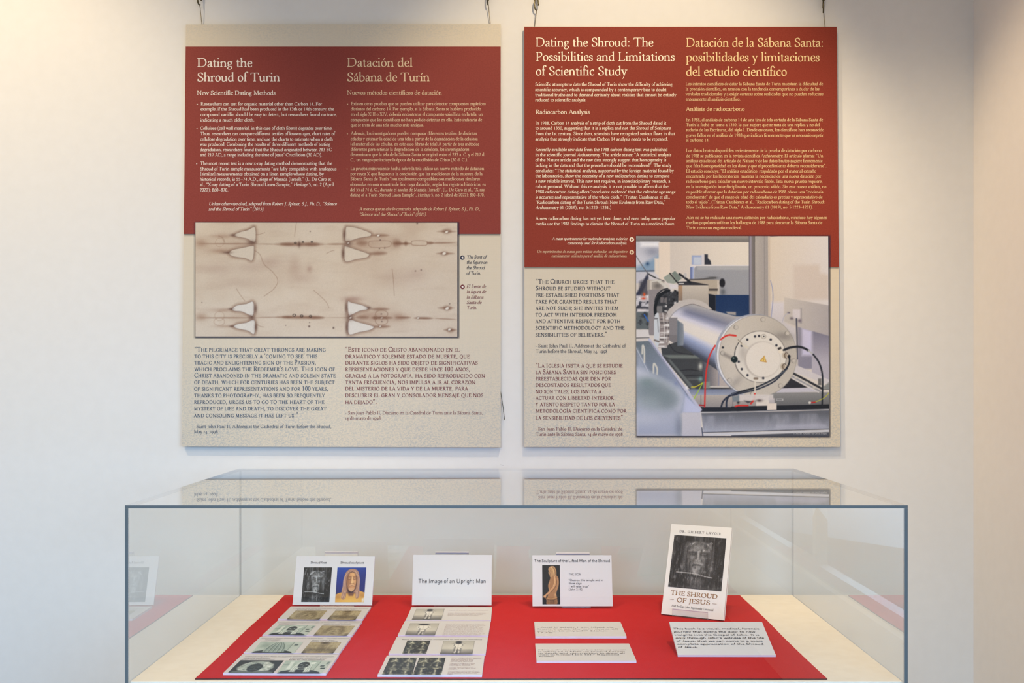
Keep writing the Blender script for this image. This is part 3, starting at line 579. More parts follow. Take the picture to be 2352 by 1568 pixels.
def paint_machine():
    """laboratory photograph: a polished metal instrument tube with a bolted flange"""
    c = Canvas(442, 458, (212, 207, 204))
    q1 = Crop(-1, -2, 6.533); q2 = Crop(219, -2, 6.533); q3 = Crop(-1, 228, 6.533); q4 = Crop(219, 228, 6.533)
    def M(f, L): return [f(x, y) for x, y in L]
    def rc(f, x0, y0, x1, y1): return M(f, [(x0, y0), (x1, y0), (x1, y1), (x0, y1)])
    # far room
    c.grad(rc(q1, 0, 0, 1800, 105), (150, 147, 146), (105, 104, 108), (0, 0), (0, 14))
    c.poly(rc(q1, 0, 100, 350, 700), (196, 200, 214)); c.blob(*q1(250, 250), 22, 12, (140, 146, 168), .85); c.blob(*q1(60, 380), 18, 26, (206, 209, 222), .8)
    c.poly(rc(q1, 80, 108, 350, 175), (236, 239, 248), 4); c.poly(M(q1, [(0, 490), (180, 400), (350, 300), (350, 560), (0, 540)]), (132, 160, 190), 6); c.blob(*q1(180, 430), 4, 4, (40, 70, 110), .9)
    c.line(M(q1, [(0, 540), (300, 535)]), 2.5, (60, 66, 84)); c.grad(rc(q1, 0, 555, 350, 720), (190, 192, 208), (214, 213, 219), q1(0, 555), q1(350, 700))
    c.poly(rc(q1, 350, 105, 520, 680), (226, 215, 204)); c.poly(M(q1, [(285, 350), (355, 350), (355, 620), (285, 560)]), (224, 216, 207), 2)
    c.grad(rc(q1, 520, 105, 1750, 680), (206, 200, 196), (214, 210, 206), q1(520, 0), q1(1500, 0))
    c.poly(rc(q1, 845, 305, 992, 445), (146, 163, 206), 1.5); c.poly(rc(q1, 870, 330, 985, 440), (186, 198, 220), 1.5); c.poly(rc(q1, 992, 290, 1035, 445), (202, 202, 214))
    c.poly(M(q1, [(1035, 285), (1085, 288), (1085, 345), (1125, 385), (1135, 442), (1035, 442)]), (44, 48, 62), 1)
    c.poly(rc(q1, 820, 445, 1750, 480), (212, 212, 220)); c.poly(M(q1, [(880, 500), (905, 465), (1760, 462), (1760, 900), (880, 900)]), (147, 152, 164)); c.poly(rc(q1, 930, 468, 1760, 520), (164, 168, 178), 1.2)
    c.grad(M(q1, [(820, 480), (880, 470), (870, 660), (820, 660)]), (80, 96, 150), (186, 200, 236), q1(820, 0), q1(880, 0))
    c.poly(rc(q1, 800, 668, 1250, 890), (172, 164, 154)); c.poly(rc(q1, 1225, 680, 1258, 890), (196, 190, 184)); c.line(M(q1, [(800, 668), (1000, 660), (1200, 640)]), 3, (84, 82, 84)); c.poly(rc(q1, 1100, 800, 1232, 832), (74, 70, 70))
    c.blob(*q1(1150, 640), 12, 3, (70, 72, 76), .9); c.ell(*q1(1300, 715), 6.5, 10, (24, 24, 32), 1.2); c.blob(*q1(1310, 850), 6, 8, (78, 84, 92), .8)
    c.poly(rc(q1, 1200, 895, 1760, 1260), (22, 48, 92)); c.poly(M(q1, [(1095, 878), (1200, 900), (1200, 1260), (1095, 1150)]), (20, 24, 36))
    # steel box and the angled covers
    c.grad(rc(q1, 700, 745, 1090, 1080), (194, 189, 182), (160, 154, 150), q1(0, 745), q1(0, 1060)); c.grad(M(q1, [(638, 750), (702, 750), (702, 980), (638, 980)]), (176, 146, 118), (130, 116, 106), q1(0, 750), q1(0, 980))
    c.poly(M(q1, [(620, 700), (820, 690), (1092, 742), (1092, 750), (640, 750)]), (44, 44, 52)); c.line(M(q1, [(650, 725), (720, 725)]), 2.4, (206, 206, 210))
    c.line(M(q1, [(660, 585), (740, 640), (820, 710)]), 5, (26, 28, 36)); c.ell(*q1(745, 600), 3.5, 5, (186, 186, 190))
    c.poly(M(q1, [(415, 640), (512, 570), (628, 712), (560, 730), (480, 715)]), (150, 160, 154)); c.poly(M(q1, [(540, 572), (592, 535), (695, 645), (628, 705)]), (120, 134, 130)); c.line(M(q1, [(515, 572), (625, 710)]), 2.6, (22, 24, 28))
    # left bench and racks
    c.poly(M(q1, [(185, 560), (190, 640), (150, 760), (60, 930), (0, 960), (0, 900)]), (46, 50, 74), 2); c.poly(M(q1, [(60, 700), (185, 640), (195, 920), (60, 930)]), (60, 60, 72), 4, .8)
    c.poly(rc(q1, 175, 670, 430, 830), (168, 163, 158)); c.poly(rc(q1, 215, 680, 245, 820), (206, 200, 194)); c.blob(*q1(330, 760), 9, 7, (96, 92, 92), .8); c.line(M(q1, [(250, 690), (380, 680)]), 2.4, (222, 220, 216))
    c.poly(M(q1, [(195, 815), (405, 815), (300, 900), (290, 1500), (195, 1500)]), (142, 137, 142)); c.poly(M(q1, [(320, 870), (640, 830), (640, 1180), (320, 1180)]), (56, 58, 64)); c.poly(rc(q1, 370, 930, 470, 1010), (112, 110, 114)); c.poly(rc(q1, 320, 1060, 400, 1180), (120, 120, 124))
    n = c.fbm(7, 2, 31); mk = c.mask(rc(q1, 420, 760, 640, 1150), 2)
    c.mix(mk * np.clip((n - .58) * 5, 0, 1), (206, 208, 214)); c.mix(mk * np.clip((.42 - n) * 5, 0, 1), (22, 22, 28))
    c.poly(M(q1, [(500, 720), (640, 745), (636, 800), (520, 800)]), (214, 212, 220), 1.5); c.line(M(q1, [(350, 690), (430, 750), (480, 790)]), 6, (206, 206, 202)); c.line(M(q1, [(0, 300), (130, 500), (220, 600), (430, 690)]), 1.6, (92, 92, 96)); c.line(M(q1, [(200, 585), (300, 640)]), 3, (56, 58, 64))
    c.line(M(q1, [(298, 1200), (298, 1060), (345, 930), (430, 855), (500, 830)]), 7, (22, 24, 30)); c.line(M(q1, [(290, 1000), (320, 900), (400, 825), (480, 800)]), 3, (34, 36, 42))
    mk = c.mask(rc(q1, 0, 900, 195, 1165), 2); c.mix(mk, (196, 196, 206)); n = c.fbm(9, 3, 33); c.mix(mk * np.clip((n - .55) * 6, 0, 1), (60, 62, 74)); c.mix(mk * np.clip((.36 - n) * 7, 0, 1), (230, 232, 238))
    c.blob(*q1(130, 890), 3, 4, (222, 84, 34)); c.blob(*q1(120, 950), 5, 2.5, (214, 72, 40)); c.poly(rc(q1, 0, 1070, 195, 1110), (44, 44, 54), 1.5, .8); c.poly(rc(q1, 30, 1110, 150, 1150), (220, 216, 220), 1.5)
    mk = c.mask(rc(q1, 0, 1150, 195, 1410), 2); c.mix(mk, (96, 104, 108)); n = c.fbm(10, 3, 35); c.mix(mk * np.clip((n - .55) * 5, 0, 1), (56, 60, 66)); c.line(M(q1, [(130, 1190), (190, 1290)]), 3, (50, 100, 186))
    c.poly(M(q1, [(0, 1420), (180, 1415), (215, 1530), (0, 1535)]), (216, 213, 214)); c.line(M(q1, [(0, 1540), (200, 1535)]), 1.5, (60, 60, 66))
    # right of the post
    c.grad(rc(q2, 580, 12, 1460, 1600), (206, 198, 190), (210, 208, 214), q2(580, 0), q2(1450, 0)); c.poly(M(q2, [(580, 15), (700, 15), (620, 24), (580, 26)]), (120, 120, 130)); c.poly(M(q2, [(930, 450), (1310, 440), (1330, 560), (1460, 600), (1460, 960), (930, 960)]), (199, 190, 187), 5, .9)
    c.poly(M(q2, [(580, 1000), (790, 1000), (790, 1290), (960, 1400), (960, 1900), (580, 1900)]), (206, 206, 222), 4, .8)
    c.poly(M(q2, [(990, 1360), (1460, 1500), (1460, 2000), (990, 2000)]), (134, 134, 156), 2); c.grad(M(q2, [(1200, 1430), (1460, 1500), (1460, 2200), (1200, 2100)]), (122, 122, 144), (176, 174, 192), q2(0, 1450), q2(0, 1900)); c.poly(M(q2, [(1050, 1385), (1205, 1430), (1205, 1800), (1050, 1800)]), (196, 196, 228), 4)
    c.grad(M(q2, [(790, 930), (1460, 1050), (1460, 1505), (990, 1370), (790, 1290)]), (192, 188, 187), (168, 165, 172), q2(800, 0), q2(1460, 0), 1.0)
    c.poly(rc(q2, 1030, 1090, 1052, 1320), (150, 148, 156), 1.5); c.poly(rc(q2, 915, 1110, 1030, 1250), (206, 202, 212), 1.5); c.blob(*q2(900, 1245), 4, 3, (96, 90, 108)); c.blob(*q2(1020, 1280), 4, 4, (110, 104, 124)); c.blob(*q2(855, 1160), 3, 1.6, (66, 62, 84)); c.line(M(q2, [(850, 1165), (790, 1210), (760, 1300)]), 1.6, (170, 174, 200))
    c.line(M(q2, [(972, 1250), (978, 1500), (982, 1850)]), 3.2, (54, 58, 80)); c.line(M(q2, [(585, 680), (615, 800), (622, 950), (605, 1130), (592, 1240)]), 1.7, (136, 146, 190))
    c.grad(rc(q2, 262, 0, 358, 1300), (104, 104, 112), (112, 110, 112), q2(262, 0), q2(358, 0), stops=[(0, (86, 86, 100)), (.3, (150, 148, 168)), (.55, (118, 116, 120)), (1, (98, 96, 98))]); c.grad(rc(q2, 358, 0, 552, 1300), (168, 165, 166), (152, 150, 154), q2(358, 0), q2(552, 0)); c.line(M(q2, [(495, 0), (497, 1250)]), .9, (120, 118, 124)); c.poly(rc(q2, 552, 0, 582, 1300), (192, 182, 174))
    # lower interior
    c.poly(M(q3, [(380, 180), (620, 90), (1260, 500), (1503, 830), (830, 830), (400, 310)]), (62, 64, 68)); c.poly(M(q3, [(400, 290), (900, 290), (1000, 340), (500, 340)]), (110, 118, 116), 2); c.line(M(q3, [(500, 120), (600, 240), (860, 290)]), 1.6, (40, 42, 46)); c.line(M(q3, [(640, 530), (800, 510), (960, 530)]), 1.8, (34, 36, 40)); c.line(M(q3, [(720, 605), (900, 592), (1000, 600)]), 2.2, (38, 40, 44)); c.poly(M(q3, [(780, 640), (1000, 640), (1000, 660), (790, 660)]), (100, 104, 106), 2)
    c.poly(M(q3, [(480, 360), (520, 360), (900, 800), (830, 800)]), (96, 102, 104), 1); c.blob(*q3(970, 460), 5, 8, (206, 210, 204), .9); c.blob(*q3(970, 650), 5, 6, (126, 166, 164), .8)
    c.grad(M(q3, [(1000, 380), (1220, 480), (1400, 700), (1400, 780), (1000, 780)]), (70, 74, 88), (172, 164, 164), q3(1000, 0), q3(1260, 0)); c.line(M(q3, [(1240, 560), (1240, 740)]), 3, (120, 128, 160), .7); c.line(M(q3, [(1110, 765), (1390, 765)]), 3, (196, 194, 192)); c.line(M(q3, [(1110, 785), (1390, 785)]), 1.6, (50, 50, 56)); c.poly(rc(q3, 1010, 690, 1110, 790), (128, 138, 136), 1.5)
    c.grad(M(q3, [(780, 800), (1800, 800), (1800, 890), (830, 890)]), (110, 120, 150), (146, 156, 180), q3(0, 800), q3(0, 880)); c.grad(rc(q3, 820, 890, 1800, 1080), (176, 170, 168), (140, 138, 142), q3(0, 890), q3(0, 1080)); c.line(M(q3, [(975, 890), (975, 1060)]), 1.2, (96, 92, 96)); c.line(M(q3, [(1450, 890), (1450, 1060)]), 1.2, (96, 96, 104))
    c.grad(rc(q4, 560, 845, 1470, 1060), (136, 138, 142), (100, 102, 108), q4(0, 850), q4(0, 1040)); c.poly(M(q4, [(740, 785), (1160, 778), (1320, 838), (640, 852)]), (190, 190, 206)); c.poly(M(q4, [(880, 635), (1135, 775), (740, 787)]), (42, 42, 50)); c.poly(M(q4, [(950, 430), (1460, 660), (1460, 740), (930, 545)]), (202, 200, 208)); c.line(M(q4, [(925, 565), (1345, 790)]), 5, (40, 42, 50)); c.line(M(q4, [(905, 610), (1330, 835)]), 4, (150, 152, 162)); c.line(M(q4, [(890, 630), (1300, 850)]), 1.5, (206, 206, 214))
    for x, y in [(965, 625), (1120, 698), (1235, 775)]: c.ell(*q4(x, y), 3.5, 2.5, (196, 194, 190))
    c.poly(rc(q4, 1290, 640, 1340, 740), (110, 110, 112), 1); c.line(M(q4, [(1360, 805), (1465, 800)]), 1.6, (54, 56, 62)); c.poly(M(q4, [(1370, 760), (1465, 690), (1465, 800), (1370, 800)]), (130, 134, 138), 2)
    c.poly(rc(q3, 970, 1070, 1503, 1140), (30, 32, 42)); c.poly(M(q4, [(-10, 1060), (1470, 1025), (1470, 1102), (-10, 1140)]), (30, 32, 40)); c.line(M(q3, [(975, 1150), (1503, 1140)]), 2.2, (176, 180, 190), smooth=False); c.line(M(q4, [(-10, 1140), (1470, 1100)]), 1.8, (150, 154, 166), smooth=False)
    c.grad(M(q3, [(980, 1160), (1500, 1150), (2930, 1112), (2930, 1390), (1010, 1450)]), (96, 100, 112), (162, 168, 188), q3(0, 1160), q3(0, 1430)); n = c.fbm(24, 3, 41, sx=1.5, sy=.5); c.mix(c.mask(M(q3, [(990, 1200), (2930, 1150), (2930, 1380), (1010, 1440)]), 3) * (n - .5) * .9, (196, 202, 222)); c.poly(M(q4, [(660, 1340), (1300, 1310), (1400, 1340), (1420, 1370), (640, 1390)]), (172, 174, 196), 4, .6)
    c.poly(M(q3, [(1000, 1465), (1500, 1448), (2930, 1402), (2930, 1435), (1500, 1490), (1010, 1500)]), (196, 200, 212), 1); c.line(M(q3, [(1000, 1450), (2930, 1395)]), 1.6, (60, 64, 78), smooth=False); c.poly(M(q4, [(-10, 1490), (1470, 1440), (1470, 1520), (-10, 1520)]), (76, 80, 92))
    c.line(M(q3, [(985, 1380), (1000, 1500)]), 2.4, (50, 60, 90))
    # foreground glass and the blurred shape
    c.grad(M(q3, [(0, 90), (215, 80), (960, 1110), (960, 1160), (0, 1160)]), (106, 118, 128), (150, 162, 196), q3(100, 100), q3(700, 900)); c.poly(M(q3, [(15, 200), (200, 550), (560, 760), (700, 900), (0, 700)]), (196, 204, 228), 6, .5); c.line(M(q3, [(0, 170), (190, 545)]), 1.8, (200, 208, 226), .8)
    c.line(M(q3, [(205, 60), (560, 560), (970, 1110)]), 6, (186, 190, 216), 1, smooth=False); c.line(M(q3, [(215, 90), (560, 580), (780, 900)]), 1.4, (100, 104, 124), .8, smooth=False); c.poly(M(q3, [(740, 900), (965, 1110), (965, 1150), (700, 1150)]), (186, 194, 226), 2); c.blob(*q3(760, 780), 3, 4, (222, 226, 236)); c.blob(*q3(600, 720), 4, 4, (120, 132, 180), .7)
    c.line(M(q3, [(130, 400), (128, 210), (105, 150), (98, 270)]), 4, (204, 204, 198)); c.line(M(q3, [(320, 580), (318, 490), (272, 420), (266, 560)]), 4, (206, 206, 200))
    c.grad(M(q3, [(0, 480), (220, 560), (540, 720), (690, 860), (700, 1080), (690, 1510), (0, 1510)]), (200, 206, 222), (160, 168, 192), q3(300, 500), q3(300, 1500), 8); c.blob(*q3(260, 860), 52, 36, (124, 138, 146), .95, rot=.25, p=3); c.blob(*q3(480, 960), 24, 22, (122, 136, 144), .7, p=3); c.blob(*q3(200, 1000), 30, 20, (160, 172, 180), .5); c.blob(*q3(160, 700), 18, 10, (120, 140, 142), .6); c.blob(*q3(120, 1250), 40, 14, (186, 192, 208), .7); c.blob(*q3(650, 1380), 10, 30, (118, 128, 148), .7); c.line(M(q3, [(640, 820), (700, 960), (640, 1090)]), 6, (190, 196, 212), .6, 8)
    c.grad(M(q3, [(700, 1150), (972, 1150), (980, 1512), (690, 1512)]), (196, 196, 208), (184, 186, 202), q3(700, 1150), q3(900, 1500), 2)
    # instrument tube
    ring = M(q1, [(455, 1180), (500, 1110), (600, 1020), (720, 970), (840, 955), (960, 975), (1060, 1025), (1150, 1115), (1080, 1110), (960, 1062), (850, 1035), (740, 1060), (640, 1110), (560, 1180), (520, 1240), (470, 1240)]); c.poly(ring, (188, 184, 184)); c.line(ring[8:13] + ring[13:15], 1.6, (96, 94, 98))
    T0, T1 = q1(850, 1035), q2(150, 1215); B0, B1 = q3(560, 100), q3(1235, 525)
    body = M(q1, [(520, 1240), (560, 1180), (640, 1110), (740, 1062), (850, 1036), (960, 1062), (1080, 1105), (1503, 1215)]) + [q2(150, 1215), q2(60, 1400), q3(1180, 200), B1, q3(900, 300), q3(620, 110), q3(500, 60)]
    def dist(p, q): return ((c.X - p[0]) * (q[1] - p[1]) - (c.Y - p[1]) * (q[0] - p[0])) / math.hypot(q[0] - p[0], q[1] - p[1])
    d1, d2 = -dist(T0, T1), dist(B0, B1); t = np.clip(d1 / (d1 + d2 + 1e-6), 0, 1)
    st = [(0, (176, 176, 182)), (.08, (150, 152, 164)), (.20, (118, 124, 150)), (.28, (150, 156, 186)), (.36, (204, 206, 226)), (.46, (220, 217, 217)), (.62, (220, 217, 214)), (.68, (196, 202, 224)), (.76, (150, 164, 202)), (.86, (116, 128, 160)), (.94, (70, 76, 94)), (1, (58, 62, 74))]
    c.mix(c.mask(body, .8), np.stack([np.interp(t, [k for k, _ in st], [v[i] for _, v in st]) for i in range(3)], -1)); c.blob(*q1(640, 1160), 16, 10, (206, 208, 224), .7, rot=-.7); c.poly(M(q1, [(1350, 1145), (1503, 1150), (1503, 1200), (1380, 1180)]), (150, 148, 150), 1)
    # side port
    c.poly(M(q1, [(490, 1235), (625, 1235), (625, 1568), (490, 1560)]) , (132, 130, 136)); c.poly(M(q3, [(490, -10), (625, -10), (625, 95), (560, 110), (490, 60)]), (120, 118, 124)); c.grad(M(q1, [(622, 1270), (715, 1330), (725, 1500), (715, 1650), (622, 1660)]), (96, 108, 122), (140, 148, 160), q1(622, 0), q1(725, 0), 1.2)
    fl = M(q1, [(335, 1165), (470, 1160), (495, 1250), (505, 1400), (500, 1560)]) + M(q3, [(490, 100), (470, 180), (330, 185), (355, 90), (360, 0)]); c.poly(fl, (150, 142, 142)); mk = c.mask(fl, 1); n = c.fbm(5, 2, 51, sx=.25, sy=1.3); c.mix(mk * np.clip((n - .56) * 7, 0, 1), (222, 222, 226)); c.mix(mk * np.clip((.42 - n) * 5, 0, 1), (92, 86, 90))
    c.line(M(q1, [(405, 1165), (430, 1400), (425, 1568)]), 1.3, (226, 226, 230)); c.line(M(q1, [(465, 1180), (478, 1400), (462, 1600)]), 1.0, (210, 210, 214)); c.poly(M(q1, [(290, 1190), (320, 1160), (345, 1170), (362, 1330), (350, 1568)]) + M(q3, [(355, 90), (330, 190), (295, 140), (275, 40)]) + M(q1, [(275, 1300)]), (202, 210, 220)); c.line(M(q1, [(285, 1250), (325, 1250)]), 3, (110, 112, 120)); c.line(M(q1, [(330, 1270), (340, 1450)]), 1.6, (120, 124, 134)); c.line(M(q3, [(285, 70), (345, 90)]), 4, (120, 112, 108))
    # flange
    cx, cy = 279, 274.5
    c.ell(cx - 7, cy - 2, 92, 94, (150, 160, 186)); c.ell(cx - 4.5, cy - 1.5, 91, 94, (214, 220, 236)); c.ring(cx - 4, cy, 91, 94.5, 1.4, (100, 106, 124), .8); c.ell(cx, cy, 89.5, 93.5, (190, 186, 181)); c.blob(cx + 50, cy - 30, 40, 60, (160, 157, 155), .5); c.blob(cx - 55, cy - 5, 30, 60, (206, 201, 195), .6); c.blob(cx + 60, cy - 45, 22, 9, (120, 118, 120), .6, rot=.1); c.blob(cx - 50, cy + 60, 20, 8, (140, 136, 138), .5, rot=-.8); c.ring(cx, cy, 89, 93, 1.0, (120, 118, 118), .6)
    for (x, y) in [q2(470, 1262), q2(65, 1378), q2(830, 1468), q4(927, 375), q4(728, 748), q3(1402, 668), q3(1300, 262), q4(310, 870)]:
        c.ell(x, y, 5.6, 5.2, (128, 124, 122)); c.ell(x + .7, y, 4.3, 4.3, (206, 203, 199)); c.ring(x + .7, y, 2.2, 2.2, 1, (140, 136, 134), .7)
    c.ell(284.5, 276.5, 59, 58.5, (214, 212, 209)); c.ring(284.5, 276.5, 59.5, 59, 1.2, (92, 90, 92), .8); c.blob(245, 268, 10, 20, (160, 156, 156), .6); c.ell(289, 283, 41.5, 41.5, (186, 182, 180), 2); c.ell(291, 282.5, 39, 39.5, (217, 214, 211), 1.2)
    for x, y in [(235, 60), (350, 12), (585, 58), (670, 145), (150, 150), (105, 390), (150, 500), (235, 590), (470, 635), (410, 5)]: c.ell(*q4(x, y), 2.8, 2.8, (52, 54, 66))
    c.ell(*q3(1305, 178), 2.6, 2.6, (46, 50, 60)); c.ring(*q4(480, 12), 5, 5, 1.2, (150, 146, 142)); c.ell(*q4(482, 12), 1.6, 1.6, (40, 40, 46))
    c.poly(M(q4, [(488, 298), (418, 382), (524, 400)]), (176, 128, 48)); c.poly(M(q4, [(487, 316), (438, 374), (508, 387)]), (228, 202, 116)); c.line(M(q4, [(478, 335), (470, 355), (484, 355), (474, 376)]), 1, (150, 112, 50), smooth=False)
    c.line(M(q3, [(1335, 285), (1440, 340)]), 7, (112, 108, 108), .7, 4); c.ell(*q4(40, 355), 7.6, 7.8, (24, 36, 40)); c.blob(*q4(28, 335), 2, 2, (150, 170, 166), .8); c.line(M(q4, [(45, 290), (60, 190), (115, 90)]), 1.4, (44, 44, 48)); c.line(M(q4, [(45, 400), (90, 520), (180, 610)]), 1.2, (80, 78, 80))
    # wires and cables
    c.line(M(q4, [(95, 60), (160, 130), (240, 180)]), 4.6, (208, 203, 192)); c.line(M(q4, [(95, 60), (150, 115)]), 1.3, (90, 86, 84)); c.poly(M(q4, [(685, 185), (735, 165), (750, 195), (700, 215)]), (54, 50, 52)); c.ell(*q4(740, 235), 6.5, 4.5, (222, 216, 206), rot=-.3)
    for x, y in [(800, 295), (770, 460)]: c.ell(*q4(x, y), 6.5, 7.5, (150, 138, 124)); c.ring(*q4(x, y), 5, 6, 1, (230, 226, 218)); c.ring(*q4(x + 18, y), 4.4, 6, 1, (70, 60, 54)); c.ell(*q4(x + 50, y + 15), 4.6, 5.2, (196, 188, 176))
    c.ell(*q4(858, 312), 3.6, 4.2, (34, 34, 40)); bl = (30, 34, 44)
    c.line(M(q4, [(780, 215), (870, 180), (990, 165), (1080, 185), (1150, 222)]), 5, bl); c.line(M(q4, [(1150, 222), (1220, 280)]), 3.6, (176, 180, 184)); c.line(M(q4, [(1220, 280), (1300, 390), (1345, 520), (1360, 680), (1350, 1025)]), 3.6, bl)
    c.line(M(q4, [(862, 318), (862, 400), (800, 510), (640, 640), (400, 760), (180, 825), (0, 870)]), 3.8, bl); c.line(M(q4, [(830, 490), (640, 680), (400, 795), (180, 850), (0, 890)]), 3.2, (40, 46, 62)); c.line(M(q4, [(800, 520), (600, 670), (380, 780)]), .9, (150, 160, 176), .8)
    c.line(M(q3, [(1510, 862), (1400, 900), (1310, 980), (1275, 1070)]), 3.8, (34, 40, 60)); c.line(M(q3, [(1510, 880), (1400, 905), (1360, 980), (1355, 1070)]), 3.8, (36, 42, 62)); c.line(M(q3, [(1420, 880), (1500, 850)]), 1, (170, 180, 200), .8)
    rd = (204, 48, 42); c.line(M(q1, [(1500, 1505), (1400, 1495), (1330, 1520), (1275, 1560)]), 3.6, rd); c.line(M(q3, [(1190, 150), (1120, 270), (1075, 420), (1045, 650), (1030, 1065)]), 3.4, rd); c.line(M(q4, [(-30, -10), (50, 0)]), 3.6, rd); c.line(M(q4, [(345, 865), (330, 950), (285, 1015)]), 4, rd); c.line(M(q4, [(50, 1060), (110, 1045), (240, 1045)]), 3.4, rd); c.line(M(q3, [(950, 1040), (1020, 1045)]), 3, (150, 34, 40))
    c.line(M(q3, [(835, 768), (900, 762), (1000, 708)]), 2.0, (216, 206, 50)); c.line(M(q3, [(1000, 708), (930, 840), (868, 948)]), 2.0, (156, 196, 60)); c.line(M(q4, [(1240, 995), (1380, 930), (1465, 840)]), 1.3, (196, 196, 50)); c.line(M(q4, [(1190, 1000), (1245, 995)]), 3, (180, 40, 40)); c.ell(*q4(1165, 1000), 3, 3, (206, 206, 206))
    c.poly(M(q4, [(110, 880), (620, 880), (620, 960), (110, 975)]), (206, 203, 206), 1, .9); c.poly(rc(q4, 555, 935, 640, 1010), (196, 192, 200), 1, .8); c.blob(*q4(410, 970), 7, 3, (90, 80, 84)); c.poly(M(q4, [(180, 970), (300, 985), (240, 1010)]), (60, 62, 70), 1.5); c.line(M(q4, [(340, 640), (380, 640)]), 5, (130, 118, 108)); c.line(M(q4, [(350, 680), (345, 850)]), 3.4, (210, 206, 200)); c.ell(*q4(95, 1000), 4, 4, (110, 108, 108)); c.ell(*q4(95, 1000), 2, 2, (40, 40, 46)); c.poly(rc(q4, 665, 940, 770, 972), (176, 178, 184)); c.line(M(q4, [(680, 957), (745, 957)]), 2.4, (110, 112, 118))
    c.poly(M(q4, [(528, 1012), (668, 1008), (668, 1108), (524, 1112)]), (216, 208, 203)); c.poly(M(q4, [(60, 905), (110, 885), (110, 985), (20, 990), (0, 905)]), (106, 122, 136), 1, .8)
    # elliptical redraw of the flange foot over the bench
    c.blur(1); c.noise(2.5, 6)
    return c

def face_neg(w, h, seed=1, bg=(24, 24, 26), fg=(200, 202, 202), fx=.47):
    """dark print with the pale outline of a bearded face"""
    c = Canvas(w, h, bg); F = np.array(fg, float); D = np.array(bg, float); K = h / 106
    P = lambda L: [((fx + x) * w, y * h) for x, y in L]
    def b(x, y, rx, ry, al, rot=0, p=2, col=None): c.blob((fx + x) * w, y * h, rx * w, ry * h, F if col is None else col, al, rot, p)
    def ln(L, wd, al, col=None, soft=1.6): c.line(P(L), wd * K, F if col is None else col, al, soft * K)
    n = c.fbm(w / 3, 4, seed); c.mix(np.clip((n - .42) * .8, 0, .35), F * .55)
    face = P([(-.17, .24), (-.10, .16), (0, .13), (.11, .16), (.18, .24), (.19, .44), (.15, .58), (.09, .68), (0, .72), (-.09, .68), (-.15, .57), (-.18, .42)])
    c.poly(face, F * .56, 6 * K, .8)
    b(0, .21, .13, .05, .25); b(-.02, .26, .05, .05, .25)
    for s in (-1, 1):
        b(s * .10, .335, .07, .035, .8, col=D); b(s * .105, .335, .045, .012, .35)                  # eye sockets with pale lids
        ln([(s * .03, .285), (s * .10, .268), (s * .175, .285)], 2.2, .5, soft=2.4)                           # brow
        b(s * .125, .41, .05, .035, .45); b(s * .165, .47, .03, .10, .7, col=D)                     # cheek, hollow
        ln([(s * .20, .15), (s * .245, .24), (s * .255, .40), (s * .265, .58)], 4.5, .38, soft=5); ln([(s * .225, .20), (s * .235, .45)], 2.5, .35, col=D, soft=3)   # hair
        ln([(s * .05, .12), (s * .14, .14), (s * .215, .20)], 2.6, .5, soft=3); b(s * .27, .62, .025, .07, .4)
        ln([(s * .005, .512), (s * .055, .51), (s * .095, .532)], 3.0, .6, soft=2.4)                         # moustache
    ln([(0, .29), (.005, .38), (.0, .455)], 3.0, .85, soft=2); ln([(-.045, .462), (0, .474), (.045, .462)], 2.2, .6); ln([(-.03, .30), (-.028, .42)], 1.6, .45, col=D)
    ln([(-.06, .553), (0, .545), (.06, .553)], 1.8, .8, col=D); ln([(-.045, .575), (.045, .575)], 1.6, .4)
    c.poly(P([(-.09, .60), (0, .585), (.09, .60), (.085, .68), (.03, .735), (-.04, .73), (-.085, .67)]), F * .88, 4 * K, .7); ln([(0, .66), (.0, .73)], 1.6, .55, col=D)
    b(0, .77, .13, .03, .7, col=D); b(0, .86, .16, .07, .3); ln([(-.08, .76), (-.08, .93)], 1.6, .3); ln([(.05, .78), (.06, .93)], 1.6, .25); b(-.02, .97, .3, .03, .25)
    for x, y, x1, y1 in [(-.23, .22, -.17, .155), (-.15, .19, -.12, .15), (.075, .17, .08, .255), (.085, .28, .11, .26), (.20, .27, .19, .24), (.20, .13, .22, .115), (.25, .12, .24, .13), (-.14, .16, -.09, .125), (.14, .14, .17, .16)]: ln([(x, y), (x1, y1)], 1.2, .8, soft=1.2)
    ln([(-.37, .705), (-.05, .71), (.14, .745), (.30, .765)], 1.7, .95, soft=.9)
    n = c.fbm(5 * K, 2, seed + 5, sx=1.6, sy=.7); m = c.fbm(w / 4, 2, seed + 6); c.mix(np.clip((n - .60) * 2.6, 0, .5) * np.clip(m * 1.6 - .3, .2, 1), F * .9); c.mix(np.clip((.40 - n) * 2.4, 0, .5), D)
    n = c.fbm(3, 1, seed + 9, sx=1.0, sy=.08); c.mix(np.clip((n - .6) * .8, 0, .18), F); c.noise(8, seed); return c
